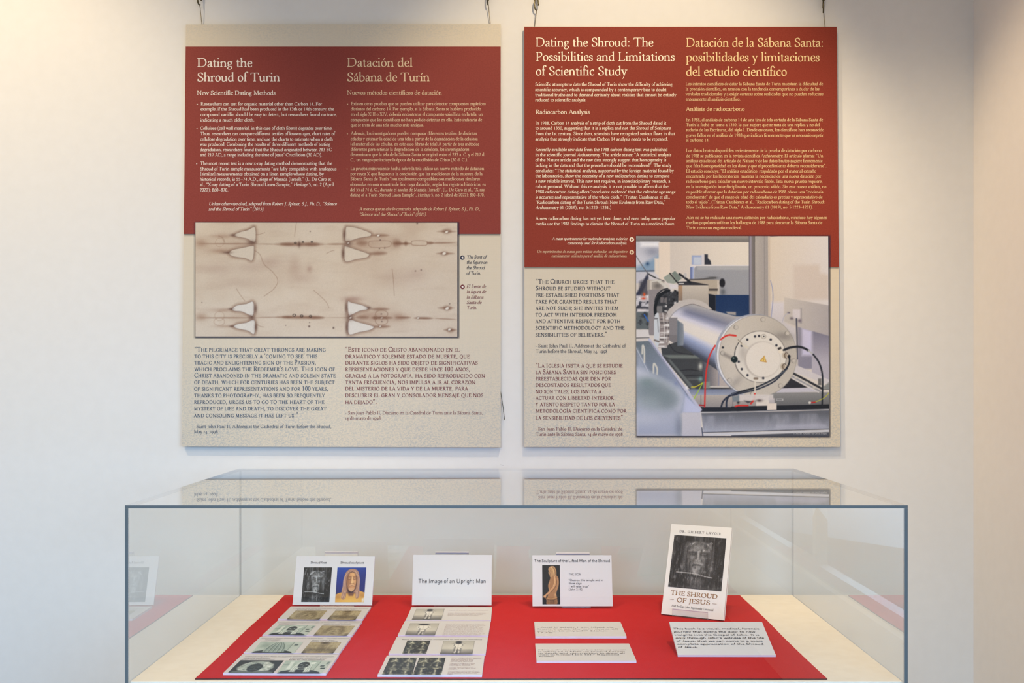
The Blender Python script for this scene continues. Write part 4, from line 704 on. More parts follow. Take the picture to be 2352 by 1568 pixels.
def bust(w=120, h=148):
    """colour photograph of a carved head and shoulders against blue"""
    c = Canvas(w, h, (24, 44, 128)); H = lambda x, y: (x * w, y * h)
    c.grad([(0, 0), (w, 0), (w, h), (0, h)], 0, 0, (0, 0), (0, h), stops=[(0, (30, 66, 150)), (.5, (26, 42, 120)), (1, (22, 28, 80))]); c.blob(w * .95, h * .4, w * .35, h * .4, (24, 34, 100), .7)
    P = lambda L: [H(*q) for q in L]
    c.poly(P([(-.02, .80), (.10, .74), (.24, .71), (.40, .70), (.66, .68), (.84, .68), (1.02, .73), (1.02, 1.02), (-.02, 1.02)]), (204, 150, 76), 1.2); c.blob(w * .5, h * .98, w * .5, h * .14, (222, 176, 92), .8); c.blob(w * .08, h * .84, w * .12, h * .07, (160, 106, 54), .6); c.blob(w * .92, h * .8, w * .1, h * .06, (156, 104, 56), .6)
    hair = (166, 124, 102); Sm = lambda L: [tuple(q) for q in catmull(P(L), True, 5)]
    c.poly(Sm([(.50, .045), (.62, .055), (.73, .12), (.79, .28), (.80, .46), (.79, .60), (.83, .72), (.80, .86), (.72, .90), (.70, .80), (.66, .74), (.38, .74), (.36, .84), (.28, .93), (.20, .87), (.22, .76), (.20, .66), (.24, .52), (.25, .32), (.30, .16), (.40, .07)]), hair, 1.2)
    for k in range(16):
        q = k / 15; x0, x1, x2 = (.40 - .10 * q, .30 - .055 * q, .36 - .14 * q); cl = [(206, 166, 140), (112, 74, 64), (184, 142, 118)][k % 3]
        c.line(P([(x0 + .05, .09 + .06 * q), (x1, .34), (x1 - .01, .55), (x2, .72), (x2 - .03, .88)]), 1.3, cl, .55); c.line(P([(1.04 - x0 - .02, .09 + .06 * q), (1.035 - x1, .34), (1.045 - x1, .55), (1.04 - x2, .72), (1.03 - x2, .87)]), 1.3, cl, .55)
    for x0, y0, x1, y1 in [(.26, .3, .27, .6), (.78, .3, .78, .6), (.3, .68, .24, .86), (.34, .7, .3, .9), (.74, .68, .76, .84), (.7, .7, .72, .86), (.42, .1, .3, .24), (.62, .1, .74, .26)]: c.line([H(x0, y0), H((x0 + x1) / 2 + .015, (y0 + y1) / 2), H(x1, y1)], 2.0, (216, 180, 156), .7); c.line([H(x0 + .03, y0), H(x1 + .035, y1)], 1.6, (92, 60, 56), .6)
    c.poly(P([(.36, .30), (.42, .16), (.52, .12), (.62, .15), (.70, .30), (.71, .46), (.68, .62), (.60, .72), (.50, .74), (.42, .71), (.37, .60), (.35, .46)]), (54, 34, 44), 1.5)
    c.poly(P([(.38, .28), (.44, .17), (.53, .14), (.62, .18), (.68, .30), (.685, .44), (.66, .56), (.62, .66), (.53, .70), (.45, .66), (.40, .56), (.37, .44)]), (192, 138, 90), 1.4); c.blob(w * .40, h * .36, w * .05, h * .16, (130, 84, 60), .6); c.blob(w * .42, h * .60, w * .06, h * .06, (140, 92, 66), .6); c.blob(w * .60, h * .42, w * .045, h * .06, (222, 174, 124), .6); c.blob(w * .66, h * .55, w * .03, h * .08, (150, 100, 72), .6); c.line(P([(.47, .45), (.43, .52), (.42, .56)]), 1.4, (120, 78, 58), .7); c.line(P([(.605, .45), (.65, .51), (.66, .56)]), 1.4, (132, 88, 64), .7)
    c.blob(w * .56, h * .21, w * .10, h * .06, (220, 170, 116), .8); c.blob(w * .41, h * .45, w * .045, h * .1, (146, 96, 66), .7); c.blob(w * .65, h * .46, w * .03, h * .1, (206, 150, 108), .5)
    c.blob(w * .48, h * .40, w * .03, h * .09, (150, 100, 70), .5)
    for s, x in ((-1, .445), (1, .62)):
        c.blob(w * x, h * .315, w * .085, h * .035, (112, 70, 52), .9); c.ell(w * x, h * .318, w * .052, h * .017, (214, 168, 122), 1.2); c.line([(w * (x - .055), h * .328), (w * x, h * .340), (w * (x + .055), h * .328)], 1.1, (66, 38, 36), .9)
        c.line([(w * (x - .075), h * (.275 if s > 0 else .29)), (w * x, h * .262), (w * (x + .075), h * (.29 if s > 0 else .275))], 1.8, (122, 78, 56), .85)
    c.poly(P([(.515, .27), (.555, .27), (.575, .42), (.598, .448), (.54, .468), (.485, .45), (.51, .41)]), (220, 172, 118), 1.2); c.line(P([(.505, .28), (.503, .40), (.478, .445)]), 1.5, (122, 78, 58), .8); c.line(P([(.485, .455), (.54, .472), (.60, .455)]), 1.2, (86, 48, 44), .9)
    c.poly(P([(.435, .555), (.47, .505), (.54, .487), (.61, .502), (.65, .55), (.60, .525), (.54, .515), (.48, .528)]), (206, 160, 122), 1.2); c.line(P([(.46, .542), (.54, .528), (.63, .545)]), 1.5, (84, 46, 44), .95); c.line(P([(.48, .565), (.54, .560), (.61, .568)]), 1.6, (188, 128, 100), .9)
    c.poly(P([(.43, .60), (.54, .585), (.64, .60), (.61, .66), (.54, .695), (.46, .66)]), (208, 160, 118), 2.0, .9)
    for x in (.45, .49, .53, .57, .61): c.line(P([(x, .60), (x + .005, .66)]), .9, (140, 94, 72), .6)
    c.blob(w * .53, h * .735, w * .13, h * .02, (50, 30, 46), .9); c.poly(P([(.42, .73), (.64, .73), (.60, .82), (.46, .82)]), (96, 58, 54), 3, .8)
    c.poly(P([(.91, .90), (1.0, .86), (1.0, .98), (.92, 1.0)]), (220, 212, 198), 3.0, .8); c.noise(4, 3); c.blur(1); return c
def tan_face(w=100, h=84, back=False, seed=4):
    """brownish print of a faint face, or of the back of a head, on cloth"""
    c = Canvas(w, h, (178, 166, 134)); n = c.fbm(w / 3, 4, seed); c.mix((n - .45) * .9, (120, 106, 78)); D = (70, 58, 40); P = lambda L: [(x * w, y * h) for x, y in L]
    if not back:
        c.line(P([(.26, .78), (.27, .45), (.34, .18), (.5, .09), (.66, .18), (.73, .45), (.74, .78)]), 8, D, .6, 8); c.line(P([(.33, .16), (.5, .20), (.67, .16)]), 4, D, .3, 5)
        for s in (-1, 1): c.blob((.5 + s * .105) * w, .37 * h, .055 * w, .035 * h, D, .85); c.line(P([(.5 + s * .03, .31), (.5 + s * .10, .29), (.5 + s * .17, .32)]), 2, D, .4, 2.5); c.blob((.5 + s * .15) * w, .5 * h, .03 * w, .1 * h, D, .3); c.line(P([(.5, .60), (.5 + s * .10, .66)]), 3, D, .5, 3)
        c.line(P([(.5, .34), (.5, .54)]), 3, D, .6, 3); c.line(P([(.45, .56), (.55, .56)]), 2.4, D, .5, 2.5); c.blob(.5 * w, .70 * h, .05 * w, .02 * h, D, .5); c.blob(.5 * w, .82 * h, .10 * w, .06 * h, D, .55); c.line(P([(.15, .90), (.85, .93)]), 2, D, .35, 2)
    else:
        c.poly(P([(.40, 0), (.62, 0), (.60, .3), (.57, .6), (.5, .75), (.44, .6), (.40, .3)]), D, 12, .6); c.blob(.5 * w, .08 * h, .12 * w, .08 * h, (54, 46, 34), .7)
        c.line(P([(0, .72), (.3, .68), (.5, .78), (.7, .68), (1, .72)]), 16, (66, 56, 40), .7, 14); c.blob(.5 * w, .97 * h, .35 * w, .08 * h, (156, 132, 88), .6)
    n = c.fbm(6, 2, seed + 3, sx=1.3, sy=.6); c.mix(np.clip((n - .55) * 1.2, 0, .22), (96, 82, 58)); c.mix(np.clip((.42 - n) * 1.2, 0, .22), (206, 194, 160))
    for x, y in ((0, 1), (1, 1)): c.blob(x * w, y * h, .14 * w, .18 * h, (46, 40, 30), .85)
    c.noise(6, seed); return c
def volunteer(w=130, h=90, kind=0, seed=9):
    """photographic negatives of a long-haired sitter: 0 front, 1 rear, 2 lying with the hair spread"""
    c = Canvas(w, h, (168, 184, 176)); P = lambda L: [(x * w, y * h) for x, y in L]; n = c.fbm(w / 4, 3, seed); c.mix((n - .45) * 1.4, (206, 216, 210)); c.mix((.45 - n) * 1.4, (112, 128, 122)); dk, lt = (30, 38, 40), (230, 238, 232)
    if kind == 2:
        c.a[:] = (34, 38, 38); c.poly(P([(0, 1.02), (.08, .86), (.3, .80), (.7, .80), (.95, .88), (1, 1.02)]), (98, 110, 108), 3)
        c.poly(P([(.10, .62), (.16, .34), (.30, .14), (.50, .08), (.68, .12), (.84, .30), (.90, .58), (.84, .80), (.66, .84), (.30, .84), (.16, .80)]), (172, 184, 178), 3); n = c.fbm(9, 3, seed + 2); mk = c.mask(P([(.10, .62), (.16, .34), (.30, .14), (.50, .08), (.68, .12), (.84, .30), (.90, .58), (.84, .80), (.66, .84), (.30, .84), (.16, .80)]), 4); c.mix(mk * np.clip((n - .5) * 3, 0, .8), (238, 242, 238)); c.mix(mk * np.clip((.45 - n) * 3, 0, .7), (104, 116, 112))
        c.poly(P([(.32, .55), (.36, .34), (.48, .26), (.60, .34), (.66, .54), (.62, .78), (.52, .90), (.42, .88), (.34, .74)]), (38, 46, 46), 2)
        for x in (.42, .56): c.line(P([(x - .05, .53), (x, .50), (x + .05, .53)]), 2, (92, 104, 100), .8); c.ell(x * w, .57 * h, .035 * w, .02 * h, (74, 84, 82))
        c.line(P([(.49, .52), (.485, .66)]), 2, (84, 96, 92), .8); c.line(P([(.42, .74), (.49, .72), (.56, .74)]), 2.4, (100, 112, 108), .8)
    elif kind == 0:
        c.rect(.78 * w, 0, w, h, (190, 200, 194), 2, .7); c.line(P([(.78, 0), (.76, .8)]), 2, (96, 110, 106), .7); c.rect(.84 * w, .38 * h, .93 * w, .48 * h, (70, 82, 80), 1); c.rect(.88 * w, .56 * h, .98 * w, .66 * h, (64, 76, 74), 1); c.rect(.93 * w, .1 * h, .98 * w, .3 * h, (120, 134, 130), 1)
        c.rect(.14 * w, .1 * h, .22 * w, .7 * h, (222, 230, 224), 2, .8); c.line(P([(0, .34), (.14, .30)]), 2, (90, 104, 100), .7)
        c.poly(P([(0, 1.02), (.06, .84), (.22, .74), (.40, .70), (.56, .70), (.76, .76), (.92, .88), (.97, 1.02)]), dk, 1.5)
        c.poly(P([(.30, .30), (.36, .10), (.46, .04), (.57, .10), (.63, .30), (.66, .60), (.70, .86), (.56, .90), (.55, .66), (.36, .66), (.37, .88), (.23, .86), (.28, .60)]), (196, 208, 202), 2)
        for x0, x1 in ((.30, .27), (.33, .32), (.61, .62), (.64, .67), (.58, .58)): c.line(P([(x0, .36), ((x0 + x1) / 2 - .01, .6), (x1, .86)]), 1.6, lt, .9); c.line(P([(x0 + .015, .40), (x1 + .02, .84)]), 1.1, (96, 110, 106), .8)
        c.poly(P([(.345, .32), (.385, .16), (.46, .11), (.54, .16), (.585, .32), (.57, .50), (.52, .64), (.46, .68), (.40, .64), (.36, .50)]), (46, 54, 54), 1.2)
        c.rect(.36 * w, .30 * h, .57 * w, .36 * h, (24, 30, 32), 2, .8)
        for x in (.41, .52): c.ell(x * w, .34 * h, .03 * w, .022 * h, (176, 188, 182))
        c.line(P([(.465, .34), (.46, .48)]), 1.8, (110, 122, 118), .9); c.line(P([(.39, .54), (.465, .52), (.54, .54)]), 3, (206, 216, 210), .9); c.line(P([(.41, .60), (.52, .60)]), 1.4, (150, 162, 156), .7); c.poly(P([(.60, .16), (.70, .14), (.68, .26), (.61, .28)]), lt, 1.5)
    else:
        c.rect(.80 * w, 0, w, h, (192, 202, 196), 2, .6); c.line(P([(.8, 0), (.78, .8)]), 2, (96, 110, 106), .7); c.rect(.85 * w, .2 * h, .93 * w, .34 * h, (84, 98, 94), 1)
        c.poly(P([(0, 1.02), (.05, .86), (.22, .76), (.72, .76), (.90, .88), (.95, 1.02)]), dk, 1.5); c.poly(P([(.46, .06), (.56, .10), (.63, .28), (.70, .62), (.74, .90), (.50, .97), (.22, .92), (.24, .62), (.31, .28), (.37, .10)]), (126, 144, 138), 2)
        for k in range(15): x = .24 + k * .034; c.line(P([(.46 + (x - .46) * .4, .08), (.46 + (x - .46) * .85, .45), (x, .92)]), 1.3, [(214, 224, 218), (70, 86, 82), (170, 184, 178)][k % 3], .8)
        for y in (.70, .80): c.line(P([(.25, y), (.46, y + .06), (.70, y)]), 1.4, (214, 224, 218), .6)
    c.noise(5, seed); return c
def back_figure(w=100, h=86, lying=False):
    """black-and-white studio photograph of a bare-backed figure"""
    c = Canvas(w, h, (150, 147, 138)); c.grad([(0, 0), (w, 0), (w, h), (0, h)], 0, 0, (0, 0), (0, h), stops=[(0, (170, 167, 158)), (.6, (196, 192, 182)), (.66, (150, 147, 140)), (1, (84, 82, 80))]); c.blob(w * .5, h * .5, w * .5, h * .35, (212, 208, 198), .6)
    P = lambda L: [(x * w, y * h) for x, y in L]; lt = (226, 223, 216); dk = (30, 30, 34)
    if lying: body = [(.38, .22), (.64, .22), (.68, .40), (.62, .58), (.62, .80), (.64, .96), (.54, .97), (.53, .70), (.50, .70), (.47, .97), (.38, .96), (.42, .78), (.40, .58), (.34, .40)]
    else: body = [(.40, .18), (.62, .18), (.62, .44), (.61, .58), (.60, .78), (.61, .96), (.54, .97), (.53, .64), (.50, .60), (.46, .97), (.38, .96), (.40, .76), (.42, .56), (.41, .44)]
    c.poly(P(body), lt, 2.0); c.poly(P(body[6:11]), (70, 68, 68), 2.5, .8); c.line(P([(.415, .5), (.41, .76), (.39, .96)]), 3, (60, 58, 60), .8, 3); c.line(P([(.605, .56), (.60, .8), (.595, .96)]), 3, (60, 58, 60), .8, 3); c.line(P([(.51, .22), (.51, .5)]), 1.5, (160, 157, 150), .6, 2); c.blob(w * .51, h * .54, w * .08, h * .03, (176, 172, 165), .6)
    if lying:
        c.blob(w * .5, h * .13, w * .19, h * .06, dk, 1, p=6); c.line(P([(.37, .24), (.29, .34), (.38, .46)]), 3, lt, .9); c.line(P([(.66, .24), (.76, .34), (.66, .46)]), 3, lt, .9); c.line(P([(.36, .28), (.33, .36), (.42, .45)]), 1.4, dk, .7); c.line(P([(.66, .28), (.71, .36), (.62, .46)]), 1.4, dk, .7); c.line(P([(.40, .52), (.62, .52)]), 1.2, (110, 108, 104), .8)
    else:
        c.blob(w * .5, h * .13, w * .11, h * .11, dk, 1, p=5); c.blob(w * .5, h * .22, w * .15, h * .04, (60, 58, 58), .8); c.line(P([(.40, .20), (.34, .32), (.42, .46)]), 2.6, (200, 197, 190), .9); c.line(P([(.39, .26), (.37, .36), (.43, .46)]), 1.4, dk, .8); c.line(P([(.62, .20), (.68, .30), (.61, .44)]), 2.6, (200, 197, 190), .9); c.line(P([(.62, .28), (.65, .34), (.60, .44)]), 1.4, dk, .8)
    for x in (.42, .57): c.blob(w * x, h * .72, w * .04, h * .04, (80, 78, 78), .7); c.blob(w * x, h * .96, w * .06, h * .03, dk, .8)
    c.a = np.where((np.minimum(np.minimum(c.X, w - c.X), np.minimum(c.Y, h - c.Y)) < .8)[..., None], (50, 50, 52), c.a); c.noise(4, 2); return c
def dark_pair(w=96, h=100, seed=20, alt=False):
    """dark print with two columns of pale marks"""
    c = Canvas(w, h, (30, 30, 24)); n = c.fbm(w / 3, 4, seed); c.mix((n - .45) * .9, (104, 104, 84)); F = (214, 212, 186)
    for x in (.25, .74):
        B = lambda dx, y, rx, ry, al, rot=0: c.blob((x + dx) * w, y * h, rx * w, ry * h, F, al, rot)
        B(0, .06, .02, .12, .85); B(0, .18, .10, .07, .9); B(-.09, .26, .08, .03, .7, -.5); B(.09, .26, .08, .03, .7, .5); B(0, .34, .04, .05, .5); B(.01, .47, .05, .08, .75)
        if alt: B(-.07, .62, .08, .03, .8, .3); B(.07, .62, .08, .03, .8, -.3); B(0, .78, .045, .14, .85); B(0, .95, .06, .06, .8)
        else: B(0, .66, .12, .09, .75); c.blob(x * w, .66 * h, .06 * w, .04 * h, (40, 40, 32), .8); B(0, .85, .04, .12, .85); B(.05, .96, .06, .04, .6)
    B2 = lambda xx, y, rx, ry, al: c.blob(xx * w, y * h, rx * w, ry * h, F, al)
    B2(.5, .12, .06, .05, .3); B2(.5, .48, .05, .1, .25); B2(.02, .92, .04, .1, .6); B2(.97, .92, .04, .1, .5); B2(.5, .97, .3, .03, .5); B2(.2, .02, .03, .02, .7); B2(.82, .02, .03, .02, .7)
    n = c.fbm(w / 12, 3, seed + 3); c.mix(np.clip((n - .58) * 2.5, 0, .6), (176, 174, 148)); c.mix(np.clip((.42 - n) * 2.5, 0, .6), (18, 18, 14)); c.noise(7, seed); return c
def bronze_profile(w=72, h=152):
    """photograph of a bronze figure seen from the side against black"""
    c = Canvas(w, h, (22, 18, 20)); P = lambda L: [tuple(q) for q in catmull([(x * w, y * h) for x, y in L], True, 4)]
    c.poly(P([(.50, .30), (.70, .25), (.88, .30), (.93, .44), (.88, .58), (.78, .72), (.82, .84), (.80, 1.0), (.26, 1.0), (.25, .88), (.30, .78), (.36, .66), (.32, .52), (.40, .40)]), (156, 112, 72), 1.2)
    c.poly(P([(.38, .06), (.52, .025), (.68, .04), (.78, .12), (.80, .22), (.76, .28), (.60, .27), (.52, .31), (.44, .31), (.40, .24), (.34, .21), (.37, .16), (.34, .11)]), (176, 136, 92), 1.0)
    for L, wd, col, al in [([(.46, .05), (.60, .10), (.66, .22)], 2.2, (226, 190, 130), .8), ([(.56, .05), (.70, .12), (.74, .24)], 1.6, (96, 66, 44), .8), ([(.38, .16), (.44, .22), (.47, .30)], 1.6, (90, 62, 42), .7), ([(.36, .10), (.38, .15), (.36, .19)], 1.6, (206, 168, 116), .9), ([(.44, .14), (.50, .17)], 1.4, (60, 40, 30), .8),
                           ([(.70, .30), (.74, .42), (.66, .54), (.40, .68), (.16, .78)], 6.5, (192, 144, 98), 1), ([(.76, .30), (.80, .44), (.72, .56), (.46, .70)], 2.0, (92, 62, 42), .85), ([(.66, .30), (.70, .42), (.62, .53)], 1.8, (232, 196, 142), .8), ([(.84, .34), (.86, .5), (.76, .68)], 2.4, (196, 150, 104), .6), ([(.42, .44), (.38, .54), (.42, .64)], 1.8, (206, 160, 110), .7),
                           ([(.26, .84), (.5, .86), (.82, .82)], 2.0, (210, 164, 106), .9), ([(.28, .88), (.52, .90), (.82, .86)], 1.6, (66, 44, 30), .9), ([(.40, .9), (.36, 1.0)], 2.0, (206, 160, 100), .7), ([(.62, .9), (.64, 1.0)], 2, (84, 58, 38), .8)]: c.line([(x * w, y * h) for x, y in L], wd, col, al)
    c.blob(.14 * w, .80 * h, .09 * w, .035 * h, (206, 158, 110), 1, p=4); c.line([(.18 * w, .82 * h), (.26 * w, .90 * h)], 3, (176, 130, 88), .9); c.blob(.72 * w, .76 * h, .05 * w, .04 * h, (220, 178, 126), .7); c.blob(.5 * w, .94 * h, .3 * w, .08 * h, (70, 48, 32), .5); c.noise(5, 8); c.blur(1); return c
# ------------------------------------------------------------------ the room
WALL_Y = 2.899; PANEL_Y = 2.881
XL, XR, YB, ZC = -3.2, (2236 - VX) / FPX * WALL_Y, -3.0, 3.3
M_WALL = noisy('wall_paint', (227, 226, 224), (229, 228, 226), scale=30, rough=0.75, bump=0.035, bscale=420, spec=0.2)
M_SIDE = noisy('side_wall_paint', (240, 233, 226), (242, 235, 228), scale=30, rough=0.75, bump=0.035, bscale=420, spec=0.2)
M_CEIL = plain('ceiling_paint', (225, 222, 216), 0.8)
M_FLOOR = noisy('floor_vinyl', (112, 122, 138), (128, 137, 152), scale=8, rough=0.5)
def struct(o): o['kind'] = 'structure'; return o
T = 0.1
struct(box('wall_front', (XL - T, XR + T, WALL_Y, WALL_Y + T, 0, ZC), M_WALL))
struct(box('wall_left', (XL - T, XL, YB - T, WALL_Y, 0, ZC), M_WALL))
struct(box('floor', (XL - T, XR + T, YB - T, WALL_Y + T, -T, 0), M_FLOOR))
struct(box('ceiling', (XL - T, XR + T, YB - T, WALL_Y + T, ZC, ZC + T), M_CEIL))

# right wall with the window opening that lies beyond the frame
WA, WB, WZ0, WZ1 = -2.4, 1.0, 0.6, 2.35
def boxes(name, bs, mat):
    v, f = [], []
    for b in bs:
        vv, ff = box_vf(*b); f += [tuple(i + len(v) for i in q) for q in ff]; v += vv
    return raw(name, v, f, mat)
struct(boxes('wall_right', [(XR, XR + T, YB - T, WA, 0, ZC), (XR, XR + T, WB, WALL_Y, 0, ZC), (XR, XR + T, WA, WB, 0, WZ0), (XR, XR + T, WA, WB, WZ1, ZC)], M_SIDE))
struct(boxes('wall_rear', [(XL, -1.85, YB - T, YB, 0, ZC), (.45, XR, YB - T, YB, 0, ZC), (-1.85, .45, YB - T, YB, 2.5, ZC), (-1.85, .45, YB - T, YB, 0, .9)], M_WALL))
FW = plain('window_frame_paint', (238, 238, 236), 0.4); q0, q1 = XR + .03, XR + .08
struct(boxes('window_1', [(q0, q1, WA, WA + .06, WZ0, WZ1), (q0, q1, WB - .06, WB, WZ0, WZ1), (q0, q1, WA + .06, WB - .06, WZ0, WZ0 + .06), (q0, q1, WA + .06, WB - .06, WZ1 - .06, WZ1), (q0, q1, -.73, -.67, WZ0 + .06, WZ1 - .06)], FW))
struct(boxes('added_window_2', [(-1.85, -1.79, YB - .08, YB - .03, .9, 2.5), (.39, .45, YB - .08, YB - .03, .9, 2.5), (-.73, -.67, YB - .08, YB - .03, .96, 2.44), (-1.79, .39, YB - .08, YB - .03, 2.44, 2.5), (-1.79, .39, YB - .08, YB - .03, .9, .96)], FW))  # unseen rear window, added to go with the blue fill
# picture rail the panels hang from
struct(box('trim_1', (-1.6, 1.2, WALL_Y - 0.012, WALL_Y - 0.0005, 2.86, 2.885), plain('rail_metal', (200, 198, 192), 0.35, metal=0.8)))
# hairline scuff on the wall above the case
mk_ = raw('scuff_mark', [((x - VX) / FPX * WALL_Y, WALL_Y - .0004, EYE - (y - VY) / FPX * WALL_Y) for x, y in [(1149.5, 1066.6), (1153, 1067.2), (1157.5, 1067.4), (1157.5, 1068.3), (1153, 1068.2), (1149.5, 1067.4)]], [(0, 1, 2, 3, 4, 5)], plain('scuff_grey', (128, 124, 122), 0.7))
mk_.parent = bpy.data.objects['wall_front']

# ------------------------------------------------------------------ the two hanging panels
IVORY = plain('ink_ivory', (238, 226, 214)); TAN = plain('ink_tan', (226, 200, 166)); CREAM = plain('ink_cream', (250, 236, 214)); GOLD = plain('ink_gold', (240, 212, 160))
SLATE = plain('ink_slate', (74, 90, 112)); NAVY = plain('ink_navy', (44, 46, 66)); MAROON = plain('ink_maroon', (116, 52, 60)); MAROON2 = plain('ink_maroon_dark', (112, 44, 52))
BLACK = plain('ink_black', (44, 38, 46)); PINK = plain('ink_pale_pink', (232, 214, 200)); WHITE = plain('ink_white', (236, 232, 228))
M_RED_L = noisy('printed_brick_red', (134, 62, 56), (143, 69, 62), scale=260, detail=5, rough=0.55, spec=0.08, lo=0.3, hi=0.7)
M_RED_R = noisy('printed_rust_red', (136, 57, 45), (146, 64, 51), scale=260, detail=5, rough=0.55, spec=0.08, lo=0.3, hi=0.7)
M_EDGE = plain('board_core', (214, 204, 190), 0.7)

def panel(name, label, corners, band, mat_red):
    """corners on the photograph TL, TR, BR, BL; band = top and bottom of the red field"""
    (x0, y0), (x1, y1), (x2, y2), (x3, y3) = corners
    k = FPX / PANEL_Y; o = (((x2 + x3) / 2 - VX) / k, PANEL_Y, EYE - ((y2 + y3) / 2 - VY) / k)
    sh = Sheet(o, (1, 0, 0), (0, 0, 1)); t = thing(name, label, 'sign', sh.m, 'exhibition panels hanging on the wall')
    c = [sh.hit(*p) for p in corners]; d = 0.010
    vs = [(a, b, 0) for a, b in c] + [(a, b, -d) for a, b in c]
    fs = [(0, 3, 2, 1), (4, 5, 6, 7)] + [(i, (i + 1) % 4, (i + 1) % 4 + 4, i + 4) for i in range(4)]
    bd = raw('board', vs, fs, [LIN, M_EDGE], t)
    for i, p in enumerate(bd.data.polygons): p.material_index = 0 if i == 0 else 1
    def edge(y, side):
        (xa, ya), (xb, yb) = (corners[0], corners[3]) if side == 0 else (corners[1], corners[2])
        return xa + (xb - xa) * (y - ya) / (yb - ya)
    q = [sh.hit(edge(y, s) , y) for y, s in [(band[0], 0), (band[0], 1), (band[1], 1), (band[1], 0)]]
    raw('red_field', [(a, b, .0003) for a, b in q], [(0, 3, 2, 1)], mat_red, t)
    return sh, t, q
def blk(crop, rows): return [(*crop(a, y), *crop(b, y), s) for a, b, y, s in rows]
CAP = lambda px: px * PANEL_Y / FPX

# ---- left panel
shL, tL, qL = panel('exhibition_panel', 'large red and cream panel with a linen strip on top and a wide stained-cloth picture', [(427, 56), (1150, 55), (1150, 1027), (417.5, 1025)], (107, 537), M_RED_L)
z1 = Crop(410, 40, 3.0947); z2 = Crop(410, 500, 2.904)
text('english_heading', shL, tL, blk(z1, [(132, 526, 352, 'Dating the'), (132, 722, 455, 'Shroud of Turin')]), IVORY, CAP(20), wt=1.15, n=5)
text('spanish_heading', shL, tL, blk(z1, [(1197, 1665, 350, 'Datación del'), (1197, 1786, 454, 'Sábana de Turín')]), TAN, CAP(20), n=5)
text('english_subheading', shL, tL, blk(z1, [(130, 690, 551, 'New Scientific Dating Methods')]), IVORY, CAP(9.6), wt=1.2)
text('spanish_subheading', shL, tL, blk(z1, [(1197, 1872, 549, 'Nuevos métodos científicos de datación')]), TAN, CAP(9.6))
bul = lambda x, y: (x - 6, x + 8, y + 9, '•')
text('english_body_text', shL, tL, blk(z1, [bul(133, 618), (158, 1020, 626, 'Researchers can test for organic material other than Carbon 14. For'), (157, 1106, 663, 'example, if the Shroud had been produced in the 13th or 14th century, the'), (155, 1126, 701, 'compound vanillin should be easy to detect, but researchers found no trace,'), (156, 540, 739, 'indicating a much older cloth.'),
    bul(131, 791), (154, 1096, 799, 'Cellulose (cell wall material, in this case of cloth fibers) degrades over time.'), (155, 1112, 837, 'Thus, researchers can compare different textiles of known ages, chart rates of'), (154, 1098, 875, 'cellulose degradation over time, and use the charts to estimate when a cloth'), (154, 1080, 912, 'was produced. Combining the results of three different methods of testing'), (153, 1091, 950, 'degradation, researchers found that the Shroud originated between 283 BC'), (153, 1022, 987, 'and 217 AD, a range including the time of Jesus’ Crucifixion (30 AD).'),
    bul(129, 1040), (154, 1093, 1048, 'The most recent test is a new x-ray dating method demonstrating that the'), (153, 1123, 1086, 'Shroud of Turin sample measurements “are fully compatible with analogous'), (154, 1033, 1123, '[similar] measurements obtained on a linen sample whose dating, by'), (152, 1085, 1161, 'historical records, is 55–74 A.D., siege of Masada (Israel).” (L. De Caro et'), (152, 1104, 1198, 'al., “X-ray dating of a Turin Shroud Linen Sample,” ~Heritage~ 5, no. 2 (April'), (151, 355, 1236, '2022): 860–870.')]), IVORY, CAP(7.4), wt=1.25)
text('english_source_note', shL, tL, blk(z1, [(215, 1124, 1335, 'Unless otherwise cited, adapted from Robert J. Spitzer, S.J., Ph. D., “Science'), (213, 610, 1373, 'and the Shroud of Turin” (2015).')]), IVORY, CAP(7.2), 'i', wt=1.2)
text('spanish_body_text', shL, tL, blk(z1, [bul(1201, 616), (1226, 2184, 624, 'Existen otras pruebas que se pueden utilizar para detectar compuestos orgánicos'), (1225, 2150, 662, 'distintos del carbono 14. Por ejemplo, si la Sábana Santa se hubiera producido'), (1225, 2164, 699, 'en el siglo XIII o XIV, debería encontrarse el compuesto vainillina en la tela, un'), (1224, 2158, 737, 'compuesto que los científicos no han podido detectar en ella. Esto indicaría de'), (1224, 1744, 775, 'que se trata de una tela mucho más antigua.'),
    bul(1200, 827), (1225, 2121, 835, 'Además, los investigadores pueden comparar diferentes textiles de distintas'), (1224, 2127, 872, 'edades y estimar la edad de una tela a partir de la degradación de la celulosa'), (1222, 2138, 910, '(el material de las células, en este caso fibras de tela) A partir de tres métodos'), (1224, 2066, 948, 'diferentes para estimar la degradación de la celulosa, los investigadores'), (1223, 2180, 985, 'determinaro que la tela de la Sábana Santa se originó entre el 283 a. C. y el 217 d.'), (1222, 2058, 1023, 'C., un rango que incluye la época de la crucifixión de Cristo (30 d. C.).'),
    bul(1198, 1076), (1223, 2172, 1084, 'La prueba más reciente hecha sobre la tela utilizó un nuevo método de datación'), (1222, 2161, 1122, 'por rayos X que llegaron a la conclusión que las mediciones de la muestra de la'), (1222, 2143, 1159, 'Sábana Santa de Turín “son totalmente compatibles con mediciones similares'), (1221, 2184, 1197, 'obtenidas en una muestra de lino cuya datación, según los registros históricos, es'), (1220, 2177, 1234, 'del 55 al 74 d. C., durante el asedio de Masada (Israel)”. (L. De Caro et al., “X-ray'), (1221, 2176, 1272, 'dating of a Turin Shroud Linen Sample”, ~Heritage~ 5, no. 2 (abril de 2022): 860–870.')]), TAN, CAP(7.4), wt=1.05)
